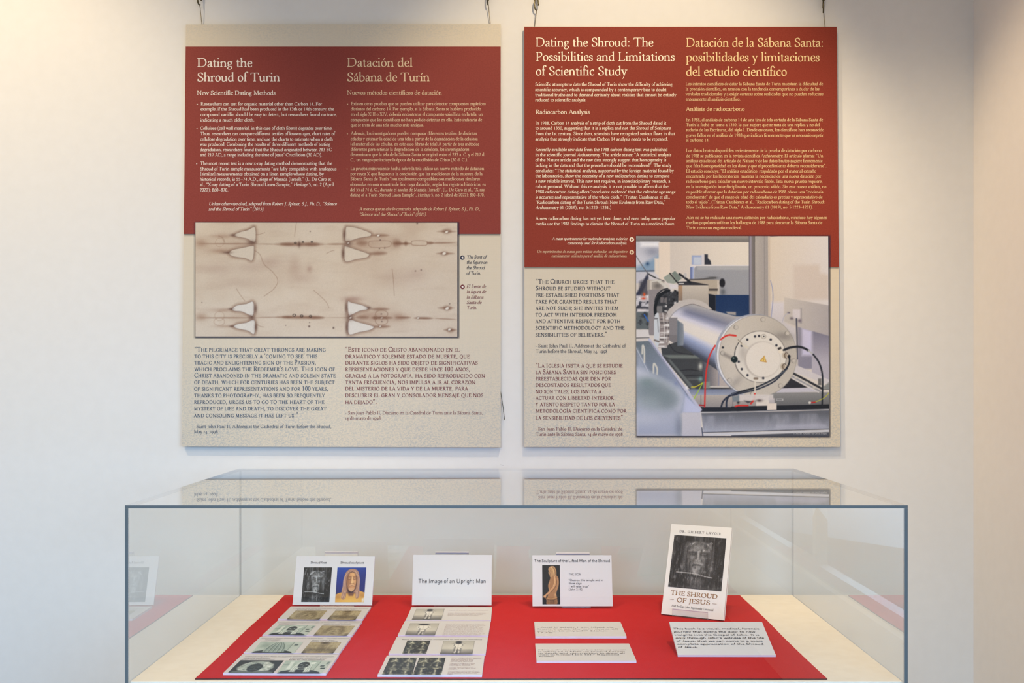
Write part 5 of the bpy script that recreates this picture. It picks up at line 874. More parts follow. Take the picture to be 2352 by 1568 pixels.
text('spanish_source_note', shL, tL, blk(z1, [(1284, 2144, 1372, 'A menos que se cite lo contrario, adaptado de Robert J. Spitzer, S.J., Ph. D.,'), (1284, 1764, 1410, '“Science and the Shroud of Turin” (2015).')]), TAN, CAP(7.2), 'i', wt=1.05)
text('english_quote', shL, tL, blk(z2, [(106, 984, 892, '“The pilgrimage that great throngs are making'), (106, 928, 935, 'to this city is precisely a ‘coming to see’ this'), (106, 920, 978, 'tragic and enlightening sign of the Passion,'), (106, 1045, 1021, 'which proclaims the Redeemer’s love. This icon of'), (104, 1050, 1064, 'Christ abandoned in the dramatic and solemn state'), (104, 1043, 1108, 'of death, which for centuries has been the subject'), (104, 1000, 1152, 'of significant representations and for 100 years,'), (104, 978, 1196, 'thanks to photography, has been so frequently'), (104, 975, 1240, 'reproduced, urges us to go to the heart of the'), (103, 988, 1284, 'mystery of life and death, to discover the great'), (102, 800, 1330, 'and consoling message it has left us.”')]), SLATE, CAP(10.4), 'c', wt=1.35)
text('english_attribution', shL, tL, blk(z2, [(102, 1020, 1402, '- Saint John Paul II, Address at the Cathedral of Turin before the Shroud,'), (102, 263, 1436, 'May 24, 1998')]), SLATE, CAP(7.6), 'o', wt=1.15)
text('spanish_quote', shL, tL, blk(z2, [(1113, 1878, 892, '“Este icono de Cristo abandonado en el'), (1113, 1944, 936, 'dramático y solemne estado de muerte, que'), (1113, 1997, 979, 'durante siglos ha sido objeto de significativas'), (1113, 1946, 1022, 'representaciones y que desde hace 100 años,'), (1113, 2046, 1065, 'gracias a la fotografía, ha sido reproducido con'), (1112, 1982, 1108, 'tanta frecuencia, nos impulsa a ir al corazón'), (1112, 1932, 1150, 'del misterio de la vida y de la muerte, para'), (1112, 2034, 1195, 'descubrir el gran y consolador mensaje que nos'), (1112, 1325, 1241, 'ha dejado”.')]), MAROON, CAP(10.4), 'c', wt=1.25)
text('spanish_attribution', shL, tL, blk(z2, [(1112, 2030, 1311, '- San Juan Pablo II, Discurso en la Catedral de Turín ante la Sábana Santa,'), (1111, 1349, 1346, '24 de mayo de 1998')]), MAROON, CAP(7.6), 'o')
text('english_caption', shL, tL, blk(z2, [(1921, 2052, 272, 'The front of'), (1921, 2060, 307, 'the figure on'), (1920, 2042, 343, 'the Shroud'), (1920, 2016, 379, 'of Turin.')]), NAVY, CAP(7.4), 'i', wt=1.25)
text('spanish_caption', shL, tL, blk(z2, [(1921, 2050, 467, 'El frente de'), (1921, 2050, 502, 'la figura de'), (1921, 2034, 538, 'la Sábana'), (1921, 2020, 574, 'Santa de'), (1922, 1990, 609, 'Turín.')]), MAROON, CAP(7.4), 'i', wt=1.15)
def arrow(sheet, parent, crop, x, y, r, disc, tri, left):
    a, b = sheet.hit(*crop(x, y)); rr = r / crop.k * PANEL_Y / FPX; s = -1 if left else 1
    d = raw('arrow_marker', [(a + rr * math.cos(q), b + rr * math.sin(q), .0006) for q in np.linspace(0, 2 * math.pi, 25)[:-1]], [tuple(range(24))], disc, parent)
    raw('arrowhead', [(a + s * rr * .6, b, .0009), (a - s * rr * .35, b + rr * .55, .0009), (a - s * rr * .35, b - rr * .55, .0009)], [(0, 1, 2)], tri, d)
arrow(shL, tL, z2, 1894, 266, 15, NAVY, WHITE, True); arrow(shL, tL, z2, 1895, 460, 15, MAROON2, WHITE, True)
pc = [(449, 511), (1050.5, 511.5), (1050.5, 773), (449, 772.5)]
k_ = PANEL_Y / FPX
pic = picture('cloth_picture', shL, tL, pc, paint_cloth(), z=.0006)
a0, b0 = shL.hit(449, 772.5); a1, b1 = shL.hit(1050.5, 511.5)
printed_drop_shadow('printed_drop_shadow', pic, a0, b0, a1, b1, 5.5 * k_, .00045, .85, 1.4 * k_, -1.4 * k_)
printed_drop_shadow_strip('printed_drop_shadow_strip', tL, qL[3][0] + .001, qL[2][0] - .001, qL[3][1] + .0004, 7 * k_, .0002)

# ---- right panel
shR, tR, qR = panel('exhibition_panel', 'large panel, red up to its top edge, with a square laboratory photo at lower right', [(1204, 61), (1922, 63), (1930, 1026), (1204.5, 1026)], (61.8, 613), M_RED_R)
z3 = Crop(1190, 40, 3.136); z4 = Crop(1190, 520, 3.016)
text('english_heading', shR, tR, blk(z3, [(125, 975, 210, 'Dating the Shroud: The'), (126, 1130, 314, 'Possibilities and Limitations'), (126, 784, 417, 'of Scientific Study')]), CREAM, CAP(20.5), wt=1.05, n=5)
text('spanish_heading', shR, tR, blk(z3, [(1208, 2200, 212, 'Datación de la Sábana Santa:'), (1208, 2173, 317, 'posibilidades y limitaciones'), (1208, 1937, 420, 'del estudio científico')]), GOLD, CAP(20.5), wt=1.05, n=5)
text('english_subheading', shR, tR, blk(z3, [(125, 516, 695, 'Radiocarbon Analysis')]), CREAM, CAP(9.6), wt=1.1)
text('spanish_subheading', shR, tR, blk(z3, [(1208, 1632, 674, 'Análisis de radiocarbono')]), GOLD, CAP(9.6), wt=1.05)
text('english_body_text', shR, tR, blk(z3, [(123, 1112, 492, 'Scientific attempts to date the Shroud of Turin show the difficulty of achieving'), (123, 1068, 530, 'scientific accuracy, which is compounded by a contemporary bias to doubt'), (123, 1139, 568, 'traditional truths and to demand certainty about realities that cannot be entirely'), (123, 493, 606, 'reduced to scientific analysis.'),
    (124, 1067, 772, 'In 1988, Carbon 14 analysis of a strip of cloth cut from the Shroud dated it'), (124, 1099, 809, 'to around 1350, suggesting that it is a replica and not the Shroud of Scripture'), (124, 1130, 848, 'from the 1st century. Since then, scientists have recognized serious flaws in that'), (124, 1080, 886, 'analysis that strongly indicate that Carbon 14 analysis needs to be repeated.'),
    (124, 1077, 962, 'Recently available raw data from the 1988 carbon dating test was published'), (124, 1104, 1000, 'in the scientific journal ~Archaeometry~. The article states: “A statistical analysis'), (124, 1067, 1038, 'of the Nature article and the raw data strongly suggest that homogeneity is'), (124, 1104, 1076, 'lacking in the data and that the procedure should be reconsidered”. The study'), (124, 1121, 1114, 'concludes: “The statistical analysis, supported by the foreign material found by'), (124, 1090, 1152, 'the laboratories, show the necessity of a new radiocarbon dating to compute'), (124, 1096, 1190, 'a new reliable interval. This new test requires, in interdisciplinary research, a'), (124, 1083, 1228, 'robust protocol. Without this re-analysis, it is not possible to affirm that the'), (126, 1134, 1266, '1988 radiocarbon dating offers ‘conclusive evidence’ that the calendar age range'), (125, 1094, 1304, 'is accurate and representative of the whole cloth.” (Tristan Casabianca et all.,'), (125, 1062, 1342, '“Radiocarbon dating of the Turin Shroud: New Evidence from Raw Data,”'), (125, 672, 1380, '~Archaeometry~ 61 (2019), no. 5:1223–1231.)'),
    (125, 1132, 1458, 'A new radiocarbon dating has not yet been done, and even today some popular'), (125, 1130, 1496, 'media use the 1988 findings to dismiss the Shroud of Turin as a medieval hoax.')]), CREAM, CAP(7.4), wt=1.2)
text('spanish_body_text', shR, tR, blk(z3, [(1206, 2196, 488, 'Los intentos científicos de datar la Sábana Santa de Turín muestran la dificultad de'), (1206, 2170, 526, 'la precisión científica, en tensión con la tendencia contemporánea a dudar de las'), (1206, 2198, 563, 'verdades tradicionales y a exigir certezas sobre realidades que no pueden reducirse'), (1207, 1602, 599, 'enteramente al análisis científico.'),
    (1208, 2196, 747, 'En 1988, el análisis de carbono 14 de una tira de tela cortada de la Sábana Santa de'), (1208, 2172, 784, 'Turín la fechó en torno a 1350, lo que sugiere que se trata de una réplica y no del'), (1208, 2204, 821, 'sudario de las Escrituras, del siglo I. Desde entonces, los científicos han reconocido'), (1208, 2200, 859, 'graves fallos en el análisis de 1988 que indican firmemente que es necesario repetir'), (1208, 1378, 894, 'el carbono 14.'),
    (1210, 2187, 969, 'Los datos brutos disponibles recientemente de la prueba de datación por carbono'), (1210, 2197, 1006, 'de 1988 se publicaron en la revista científica ~Archaeometry~. El artículo afirma: “Un'), (1210, 2192, 1043, 'análisis estadístico del artículo de Nature y de los datos brutos sugiere firmemente'), (1210, 2222, 1080, 'que falta homogeneidad en los datos y que el procedimiento debería reconsiderarse”.'), (1210, 2147, 1116, 'El estudio concluye: “El análisis estadístico, respaldado por el material extraño'), (1210, 2183, 1154, 'encontrado por los laboratorios, muestra la necesidad de una nueva datación por'), (1210, 2192, 1191, 'radiocarbono para calcular un nuevo intervalo fiable. Esta nueva prueba requiere,'), (1210, 2220, 1229, 'en la investigación interdisciplinaria, un protocolo sólido. Sin este nuevo análisis, no'), (1210, 2198, 1266, 'es posible afirmar que la datación por radiocarbono de 1988 ofrece una “evidencia'), (1210, 2192, 1303, 'concluyente” de que el rango de edad del calendario es preciso y representativo de'), (1211, 2208, 1340, 'todo el tejido”. (Tristan Casabianca et al., “Radiocarbon dating of the Turin Shroud:'), (1211, 2123, 1377, 'New Evidence from Raw Data,” Archaeometry 61 (2019), no. 5:1223–1231).'),
    (1212, 2223, 1451, 'Aún no se ha realizado una nueva datación por radiocarbono, e incluso hoy algunos'), (1212, 2190, 1488, 'medios populares utilizan los hallazgos de 1988 para descartar la Sábana Santa de'), (1212, 1614, 1525, 'Turín como un engaño medieval.')]), GOLD, CAP(7.2), wt=1.0)
text('english_caption', shR, tR, blk(z4, [(235, 756, 93, 'A mass spectrometer for molecular analysis, a device'), (341, 755, 124, 'commonly used for Radiocarbon analysis.')]), CREAM, CAP(6.2), 'i', wt=1.25)
text('spanish_caption', shR, tR, blk(z4, [(131, 756, 182, 'Un espectrómetro de masas para análisis molecular, un dispositivo'), (231, 755, 212, 'comúnmente utilizado para el análisis de radiocarbono.')]), TAN, CAP(6.2), 'i', wt=1.0)
arrow(shR, tR, z4, 787, 90, 16, CREAM, M_RED_R, False); arrow(shR, tR, z4, 787, 178.5, 16, TAN, M_RED_R, False)
text('english_quote', shR, tR, blk(z4, [(121, 668, 396, '“The Church urges that the'), (121, 641, 441, 'Shroud be studied without'), (120, 702, 486, 'pre-established positions that'), (120, 688, 533, 'take for granted results that'), (120, 697, 578, 'are not such; she invites them'), (120, 686, 623, 'to act with interior freedom'), (120, 711, 668, 'and attentive respect for both'), (120, 740, 714, 'scientific methodology and the'), (120, 620, 762, 'sensibilities of believers.”')]), NAVY, CAP(10.4), 'c', wt=1.3)
text('english_attribution', shR, tR, blk(z4, [(121, 745, 837, '- Saint John Paul II, Address at the Cathedral of'), (121, 620, 875, 'Turin before the Shroud, May 24, 1998')]), NAVY, CAP(7.8), 'o', wt=1.05)
text('spanish_quote', shR, tR, blk(z4, [(121, 726, 976, '“La Iglesia insta a que se estudie'), (121, 679, 1021, 'la Sábana Santa sin posiciones'), (121, 645, 1066, 'preestablecidas que den por'), (121, 643, 1110, 'descontados resultados que'), (121, 578, 1155, 'no son tales; los invita a'), (121, 664, 1199, 'actuar con libertad interior'), (121, 672, 1244, 'y atento respeto tanto por la'), (121, 752, 1289, 'metodología científica como por'), (121, 740, 1338, 'la sensibilidad de los creyentes”.')]), MAROON2, CAP(10.4), 'c', wt=1.3)
text('spanish_attribution', shR, tR, blk(z4, [(121, 722, 1412, '- San Juan Pablo II, Discurso en la Catedral de'), (121, 726, 1449, 'Turín ante la Sábana Santa, 24 de mayo de 1998')]), MAROON2, CAP(7.8), 'o', wt=1.05)
pc = [(1461, 542), (1902, 542.5), (1904.5, 1001), (1462, 1000.5)]
pic = picture('laboratory_photo', shR, tR, pc, paint_machine(), z=.0006)
text('photo_credit', shR, pic, blk(z4, [(1905, 2140, 1438, '© Monty Rakusen via Getty Images')]), plain('ink_grey', (176, 178, 186)), CAP(4.6), 'i', wt=1.1, z=.0008)
a0, b0 = shR.hit(1462, 1000.5); a1, b1 = shR.hit(1903, 542.5)
printed_drop_shadow('printed_drop_shadow', pic, a0, b0, a1, b1, 5.5 * k_, .00045, .85, 1.4 * k_, -1.4 * k_)
printed_drop_shadow_strip('printed_drop_shadow_strip', tR, qR[3][0] + .001, qR[2][0] - .001, qR[3][1] + .0004, 7 * k_, .0002)

# ------------------------------------------------------------------ hanging wires with their hooks, and the loose wire end
M_WIRE = plain('steel_wire', (150, 140, 122), 0.35, metal=0.7); M_HOOK = plain('dark_brass', (92, 84, 64), 0.28, metal=0.85)
def wpt(px, py, y=WALL_Y - 0.005): return ((px - VX) / FPX * y, y, EYE - (py - VY) / FPX * y)
def hanging_wire(label, hx, hy, wx, wy, yaw):
    o = wpt(hx, hy, WALL_Y - .014); t = thing('hanging_wire', label, 'wire', Matrix.Translation(o), 'picture wires above the panels')
    L = lambda p: (p[0] - o[0], p[1] - o[1], p[2] - o[2])
    top = (o[0] + .001, WALL_Y - .014, 2.86)
    tube('cable', [L(top), (0.001, 0, .046)], .0016, M_WIRE, t, 8)
    a = L(wpt(wx, wy, WALL_Y - .0045)); tube('lower_cable', [(.001, 0, .002), (a[0] * .8, a[1] * .7, a[2] * .8), a, (a[0] + .001, a[1], a[2] - .03)], .0011, M_WIRE, t, 8)
    # spring hook: an open loop with a gate, hung from a short sleeve
    P = []
    for i in range(22):
        q = -0.4 + 5.3 * i / 21; P.append((.0062 * math.cos(q + math.pi / 2) * math.cos(yaw), .0062 * math.cos(q + math.pi / 2) * math.sin(yaw), .018 - .017 * math.sin(q + math.pi / 2 + math.pi) * -1))
    h = tube('hook', P, .0022, M_HOOK, t, 10)
    sl_ = tube('sleeve', [(0.001, 0, .034), (.001, 0, .036), (.001, 0, .058), (.001, 0, .060)], [.002, .0042, .0042, .002], M_HOOK, h, 12)
    return t
hanging_wire('wire and dark hook over the left corner of the linen-topped panel', 458, 12, 464, 55, .9)
hanging_wire('wire and dark hook over the right corner of the linen-topped panel', 1121, 12, 1126, 54, 1.5)
hanging_wire('wire and brassy hook loop over the left corner of the red-topped panel', 1232, 24, 1228, 60, .25)
hanging_wire('wire and dark hook over the right corner of the red-topped panel', 1891, 29, 1895, 62, 1.35)
o = wpt(1150, 897, WALL_Y - .004)
e = tube('loose_wire_end', [wpt(1146, 880, WALL_Y - .004), wpt(1150, 900, WALL_Y - .005), wpt(1155, 932, WALL_Y - .008), wpt(1159, 964, WALL_Y - .010)], .0009, plain('dark_wire', (70, 68, 62), 0.4, metal=0.5), None, 8)
tag(e, 'thin dark wire end poking out low behind the right edge of the linen-topped panel', 'wire')

# ------------------------------------------------------------------ glass case on its plinth
DECK = 0.914
GX, GY0, GY1, GZ0, GZ1, GT = 0.7556, 1.922, 2.712, 0.8022, 1.2563, 0.006
M_GLASS = glass('clear_glass'); M_GEDGE = plain('polished_glass_edge', (88, 96, 100), 0.4, 0.3)
M_DECK = noisy('cream_deck_paint', (238, 229, 214), (242, 234, 220), scale=40, rough=0.6, bump=0.05, bscale=300)
M_GEDGE2 = clear_edge('clear_glass_edge')
pl = thing('plinth', 'white plinth with a cream deck carrying the glass cover', 'plinth', Matrix.Translation((0, 2.317, 0)))
box('body', (-.80, .80, -.437, .435, .001, .80), plain('plinth_white', (226, 226, 228), 0.55), pl)
box('deck', (-.7485, .7485, -.387, .387, .8005, DECK), M_DECK, pl, bevel=.0012)
cov = thing('glass_cover', 'long clear glass cover with grey-green edges over the red cloth and cards', 'display case', Matrix.Translation((0, 2.317, GZ0)))
def pane(name, x0, x1, y0, y1, z0, z1, thin):
    v, f = box_vf(x0, x1, y0 - 2.317, y1 - 2.317, z0 - GZ0, z1 - GZ0); o = raw(name, v, f, [M_GLASS, M_GEDGE], cov)
    big = {'z': (0, 1), 'y': (2, 4), 'x': (3, 5)}[thin]
    o.data.materials.append(M_GEDGE2)
    for i, p in enumerate(o.data.polygons): p.material_index = 0 if i in big else (1 if i == 2 and name != 'back_pane' else 2)
pane('top_pane', -GX, GX, GY0, GY1, GZ1 - GT, GZ1, 'z')
pane('left_pane', -GX, -GX + GT, GY0, GY1, GZ0, GZ1 - GT - .0002, 'x')
pane('right_pane', GX - GT, GX, GY0, GY1, GZ0, GZ1 - GT - .0002, 'x')
pane('front_pane', -GX + GT + .0002, GX - GT - .0002, GY0, GY0 + GT, GZ0, GZ1 - GT - .0002, 'y')
pane('back_pane', -GX + GT + .0002, GX - GT - .0002, GY1 - GT, GY1, GZ0, GZ1 - GT - .0002, 'y')

# red felt cloth
CL = .0025
M_FELT = noisy('red_felt', (186, 36, 38), (204, 46, 46), scale=700, detail=5, rough=0.95, bump=0.35, bscale=900, spec=0.05, lo=.3, hi=.7)
nx, ny = 60, 40; vs, fs = [], []
X0, X1, Y0, Y1 = -.6262, .6045, 1.940, 2.689
for lay in (0, 1):
    for j in range(ny + 1):
        for i in range(nx + 1):
            u, q = i / nx, j / ny
            x = X0 + (X1 - X0) * u + .0012 * math.sin(9 * q + 2 * u); y = Y0 + (Y1 - Y0) * q + .001 * math.sin(11 * u)
            vs.append((x - 0.0, y - 2.317, 0 if lay == 0 else CL + .00025 * math.sin(23 * u + 3 * q) * math.sin(17 * q)))
n1 = (nx + 1) * (ny + 1); ix = lambda i, j, l: l * n1 + j * (nx + 1) + i
for j in range(ny):
    for i in range(nx):
        fs.append((ix(i, j, 1), ix(i + 1, j, 1), ix(i + 1, j + 1, 1), ix(i, j + 1, 1))); fs.append((ix(i, j, 0), ix(i, j + 1, 0), ix(i + 1, j + 1, 0), ix(i + 1, j, 0)))
for i in range(nx): fs.append((ix(i, 0, 0), ix(i + 1, 0, 0), ix(i + 1, 0, 1), ix(i, 0, 1))); fs.append((ix(i, ny, 1), ix(i + 1, ny, 1), ix(i + 1, ny, 0), ix(i, ny, 0)))
for j in range(ny): fs.append((ix(0, j, 1), ix(0, j + 1, 1), ix(0, j + 1, 0), ix(0, j, 0))); fs.append((ix(nx, j, 0), ix(nx, j + 1, 0), ix(nx, j + 1, 1), ix(nx, j, 1)))
cl = raw('felt_cloth', vs, fs, [M_FELT, plain('felt_dark_edge', (70, 34, 32), 0.9, 0.05)])
for q in cl.data.polygons: q.material_index = 1 if q.index >= 2 * nx * ny else 0
cl.location = (0, 2.317, DECK + .0002); tag(cl, 'wide red felt cloth laid on the cream deck inside the glass case', 'cloth')
TOP = DECK + CL + .0006

# ------------------------------------------------------------------ cards
M_CARD = plain('card_white', (209, 206, 207), 0.55); M_CORE = plain('foam_core', (222, 214, 226), 0.6)
def card(name, label, cat, x, y, z, yaw, tilt, w, h, group, th=.0048):
    """foam-board card: tilt 0 = upright, 90 = lying face up; x, y, z = middle of the lower edge of its face"""
    r = Vector((math.cos(yaw), math.sin(yaw), 0)); n = Vector((-math.sin(yaw), math.cos(yaw), 0)); u = Vector((0, 0, math.cos(tilt))) + n * math.sin(tilt)
    sh = Sheet((x, y, z), r, u); t = thing(name, label, cat, sh.m, group)
    v, f = box_vf(-w / 2, w / 2, 0, h, -th, 0); b = raw('board', v, f, [M_CARD, M_CORE], t)
    for i, p in enumerate(b.data.polygons): p.material_index = 0 if i == 1 else 1
    return sh, t
FLAT = R(90); ZF = TOP + .0050
A5 = Crop(440, 1360, 5.113); B5 = Crop(840, 1360, 6.533); C5 = Crop(1200, 1240, 4.782); D5 = Crop(1490, 1180, 4.356); E5 = Crop(640, 1250, 4.523)
def rows(crop, L): return [(*crop(a, y), *crop(b, y), s) for a, b, y, s in L]
def quadpx(crop, L): return [crop(*p) for p in L]
GL = 'hair comparison cards lying in the left column'; GM = 'cards lying in the middle column'; GQ = 'text cards lying on the red cloth'; GU = 'white cards standing at the back of the case'
# left column, back to front
def flat_card(label, x, y, yaw, w, h, group): return card('photo_card', label, 'card', x, y, ZF, yaw, FLAT, w, h, group)
s, t = flat_card('flat card with two tan stained-cloth pictures, at the back of the left column', -.4719, 2.3986, -.0074, .204, .132, GL)
text('title', s, t, rows(A5, [(1190, 2075, 194, 'Observe the flow of the hair of the man of the shroud')]), BLACK, .0042, 'n', 1.1)
text('caption', s, t, rows(A5, [(1236, 1520, 205, 'Frontal view: hair'), (1226, 1590, 214, 'flows to the shoulders')]), BLACK, .0040, 'n', 1.1); text('caption', s, t, rows(A5, [(1692, 1930, 206, 'Rear view: hair'), (1685, 1965, 215, 'flows to the back')]), BLACK, .0040, 'n', 1.1)
picture('picture', s, t, quadpx(A5, [(1222, 217), (1590, 217), (1500, 322), (1116, 318)]), tan_face()); picture('picture', s, t, quadpx(A5, [(1688, 218), (1996, 218), (1922, 325), (1590, 321)]), tan_face(back=True, seed=6))
s, t = flat_card('flat card, negative face beside tan face, second in the left column', -.4722, 2.2458, -.0195, .203, .133, GL)
text('title', s, t, rows(A5, [(1010, 1975, 361, 'Compare these negative images of long hair - upright position')]), BLACK, .0042, 'n', 1.1)
text('caption', s, t, rows(A5, [(1040, 1215, 374, 'Volunteer:'), (1022, 1235, 385, 'frontal view')]), BLACK, .0044, 'n', 1.1); text('caption', s, t, rows(A5, [(1550, 1875, 379, 'Man of the shroud:'), (1537, 1745, 390, 'frontal view')]), BLACK, .0044, 'n', 1.1)
picture('picture', s, t, quadpx(A5, [(1018, 388), (1464, 387), (1342, 508), (893, 503)]), volunteer()); picture('picture', s, t, quadpx(A5, [(1532, 393), (1920, 395), (1822, 512), (1428, 508)]), tan_face(seed=14))
s, t = flat_card('flat card, rear-view negative beside tan picture, third in the left column', -.4749, 2.1012, -.021, .203, .132, GL)
text('title', s, t, rows(A5, [(818, 1850, 545, 'Compare these Negative image of long hair - upright position')]), BLACK, .0042, 'n', 1.1)
text('caption', s, t, rows(A5, [(860, 1050, 562, 'Volunteer:'), (846, 1012, 574, 'rear view')]), BLACK, .0044, 'n', 1.1); text('caption', s, t, rows(A5, [(1412, 1682, 566, 'Rear view: hair'), (1400, 1720, 579, 'flows to the back')]), BLACK, .0044, 'n', 1.1)
picture('picture', s, t, quadpx(A5, [(815, 581), (1314, 583), (1202, 716), (702, 712)]), volunteer(kind=1)); picture('picture', s, t, quadpx(A5, [(1394, 585), (1760, 587), (1662, 718), (1284, 717)]), tan_face(back=True, seed=16))
s, t = flat_card('flat card with a dark spread-hair picture, nearest the viewer in the left column', -.4754, 1.957, -.0115, .203, .133, GL)
text('title', s, t, rows(A5, [(625, 1672, 760, 'Comparing hair flow in supine position to upright position')]), BLACK, .0042, 'n', 1.1)
text('caption', s, t, rows(A5, [(608, 928, 779, 'Supine position:'), (592, 972, 792, 'hair falls backward')]), BLACK, .0044, 'n', 1.15); text('caption', s, t, rows(A5, [(1152, 1582, 784, 'Upright position: hair'), (1140, 1560, 797, 'falls to the shoulders')]), BLACK, .0044, 'n', 1.15)
picture('picture', s, t, quadpx(A5, [(576, 798), (1084, 801), (956, 951), (423, 948)]), volunteer(kind=2)); picture('picture', s, t, quadpx(A5, [(1108, 801), (1650, 803), (1522, 955), (998, 954)]), volunteer(seed=19))
# middle column, back to front
s, t = flat_card('flat card, figure photo and few red lines, at the back of middle column', -.163, 2.3868, .004, .204, .135, GM)
picture('picture', s, t, quadpx(B5, [(760, 250), (1182, 250), (1137, 410), (693, 410)]), back_figure())
text('title', s, t, rows(B5, [(1245, 1830, 273, 'Back of a man who is standing')]), MAROON, .0040, 'n', 1.0)
text('notes', s, t, rows(B5, [(1232, 1797, 317, 'Hair falls to the back and the'), (1228, 1797, 328, 'anatomic form of the body is'), (1226, 1757, 340, 'what is expected for a man'), (1225, 1700, 351, 'who is standing upright.')]), MAROON, .0035, 'n', .9)
s, t = flat_card('flat card with a figure photo beside a dense paragraph, second in the middle column', -.1654, 2.2458, -.0105, .2045, .133, GM)
picture('picture', s, t, quadpx(B5, [(668, 465), (1102, 467), (1037, 647), (588, 645)]), back_figure(lying=True))
text('title', s, t, rows(B5, [(1200, 1772, 482, 'Back of a man who is supine')]), MAROON, .0040, 'n', 1.0)
text('notes', s, t, rows(B5, [(1195, 1795, 505, 'The man is lying in the supine'), (1190, 1700, 517, 'position. His back and the'), (1186, 1765, 530, 'hair are flattened by the'), (1180, 1745, 542, 'floor. There is a mark of'), (1176, 1770, 555, 'his hair at the top. The'), (1172, 1755, 569, 'form of the back is not'), (1166, 1740, 583, 'that of a man standing.'), (1162, 1768, 598, 'The buttocks are flat in'), (1157, 1715, 611, 'shape and this is not'), (1154, 1785, 625, 'the image of the body. It is'), (1150, 1720, 638, 'the back of a man who'), (1147, 1755, 651, 'is in the supine position.')]), MAROON, .0033, 'n', .85)
s, t = flat_card('flat card with one dark picture and one figure photo, third in the middle column', -.167, 2.0949, -.0082, .2043, .134, GM)
text('title', s, t, rows(B5, [(540, 1745, 714, 'Back shroud image compared to the man standing')]), BLACK, .0044, 'n', 1.15)
picture('picture', s, t, quadpx(B5, [(625, 724), (972, 727), (905, 922), (548, 922)]), dark_pair()); picture('picture', s, t, quadpx(B5, [(1170, 728), (1635, 730), (1600, 930), (1115, 927)]), back_figure())
s, t = flat_card('flat card with two dark pictures side by side, nearest the viewer, middle column', -.1692, 1.9466, -.0043, .204, .1345, GM)
picture('picture', s, t, quadpx(B5, [(365, 980), (768, 982), (700, 1240), (243, 1235)]), dark_pair(alt=False, seed=24)); picture('picture', s, t, quadpx(B5, [(805, 982), (1200, 982), (1132, 1242), (703, 1240)]), dark_pair(alt=True, seed=28))
text('notes', s, t, rows(B5, [(1285, 1735, 990, 'The image of an upright'), (1280, 1732, 1003, 'man whose hair falls to'), (1276, 1618, 1017, 'the shoulders and'), (1273, 1610, 1031, 'whose feet do not'), (1268, 1612, 1045, 'touch the ground.'), (1262, 1638, 1073, 'When raised on this'), (1258, 1625, 1087, 'image it shows an'), (1254, 1580, 1101, 'upright body.'), (1248, 1605, 1129, 'When examined the'), (1244, 1650, 1143, 'image is upright and'), (1240, 1380, 1158, 'simple.'), (1236, 1705, 1187, 'An exact outline of our'), (1230, 1710, 1203, 'understanding of image'), (1226, 1665, 1219, 'and space. A form of'), (1222, 1310, 1233, 'light.')]), MAROON, .0040, 'n', 1.0)
# quotation cards on the right
s, t = card('quotation_card', 'blank-bordered cream card with four lines of text, behind the other quotation card', 'card', .145, 2.2369, ZF, -.0015, FLAT, .205, .1345, GQ)
text('quotation', s, t, rows(C5, [(162, 1000, 962, '“And I, when I am lifted up'), (162, 1052, 982, 'from the earth, will draw all'), (162, 928, 1002, 'people to myself” (John'), (165, 352, 1022, '12:32).')]), BLACK, .0062, 'n', 1.15)
s, t = card('quotation_card', 'cream card with five smaller lines of text, in front of the other quotation card', 'card', .1439, 2.0427, ZF, .0017, FLAT, .205, .133, GQ)
text('quotation', s, t, rows(C5, [(170, 1143, 1211, '“The culmination of his (Jesus’) career'), (172, 1130, 1229, 'is when he is lifted up toward heaven'), (174, 1128, 1246, 'in death and resurrection to draw all'), (176, 1066, 1264, 'men to himself (xii 32).” Raymond'), (178, 346, 1281, 'Brown')]), BLACK, .0052, 'n', 1.1)
CX, CY, CT = .4413, 2.0873, R(71.7)
s, t = card('book_caption_card', 'cream card with seven bold lines, sloping up in front of the book', 'card', CX, CY, DECK + .0075, -.005, CT, .2054, .1275, GQ)
text('caption', s, t, rows(D5, [(246, 1108, 1157, 'This book is a visual, medical, forensic'), (250, 1070, 1187, 'journey that opens the door to new'), (260, 1107, 1218, 'insights into the Gospel of John. It is'), (270, 1156, 1248, 'only through John’s witness of the life'), (278, 1142, 1279, 'of Jesus, that we can come to a more'), (286, 1151, 1310, 'complete appreciation of the Shroud'), (294, 496, 1340, 'of Jesus.')]), BLACK, .0060, 'n', 1.2)
# upright cards
ZU = TOP + .0062
s, t = card('title_card', 'white standing card with a dark face picture beside a blue-backed colour picture', 'card', -.4701, 2.54, ZU, -.0306, R(21), .204, .125, GU)
text('caption', s, t, rows(E5, [(330, 498, 198, 'Shroud face')]), BLACK, .0053, 'n', 1.25); text('caption', s, t, rows(E5, [(641, 887, 199, 'Shroud sculpture')]), BLACK, .0053, 'n', 1.25)
picture('face_picture', s, t, quadpx(E5, [(266, 237), (555, 237), (527, 598), (234, 597)]), face_neg(86, 106)); picture('sculpture_picture', s, t, quadpx(E5, [(612, 238), (911, 238), (887, 600), (586, 600)]), bust())
s, t = card('title_card', 'white standing card with a single line of text and no picture', 'card', -.1649, 2.5379, ZU, -.005, R(15), .203, .127, GU)
text('title', s, t, rows(E5, [(1448, 2155, 400, 'The Image of an Upright Man')]), BLACK, .0101, 'n', 1.05, n=5)
s, t = card('title_card', 'white standing card with a bronze figure on a narrow black picture', 'card', .1428, 2.5277, ZU, 0, R(15.5), .2036, .128, GU)
text('title', s, t, rows(C5, [(127, 962, 240, 'The Sculpture of the Lifted Man of the Shroud')]), BLACK, .0066, 'n', 1.25, n=4)
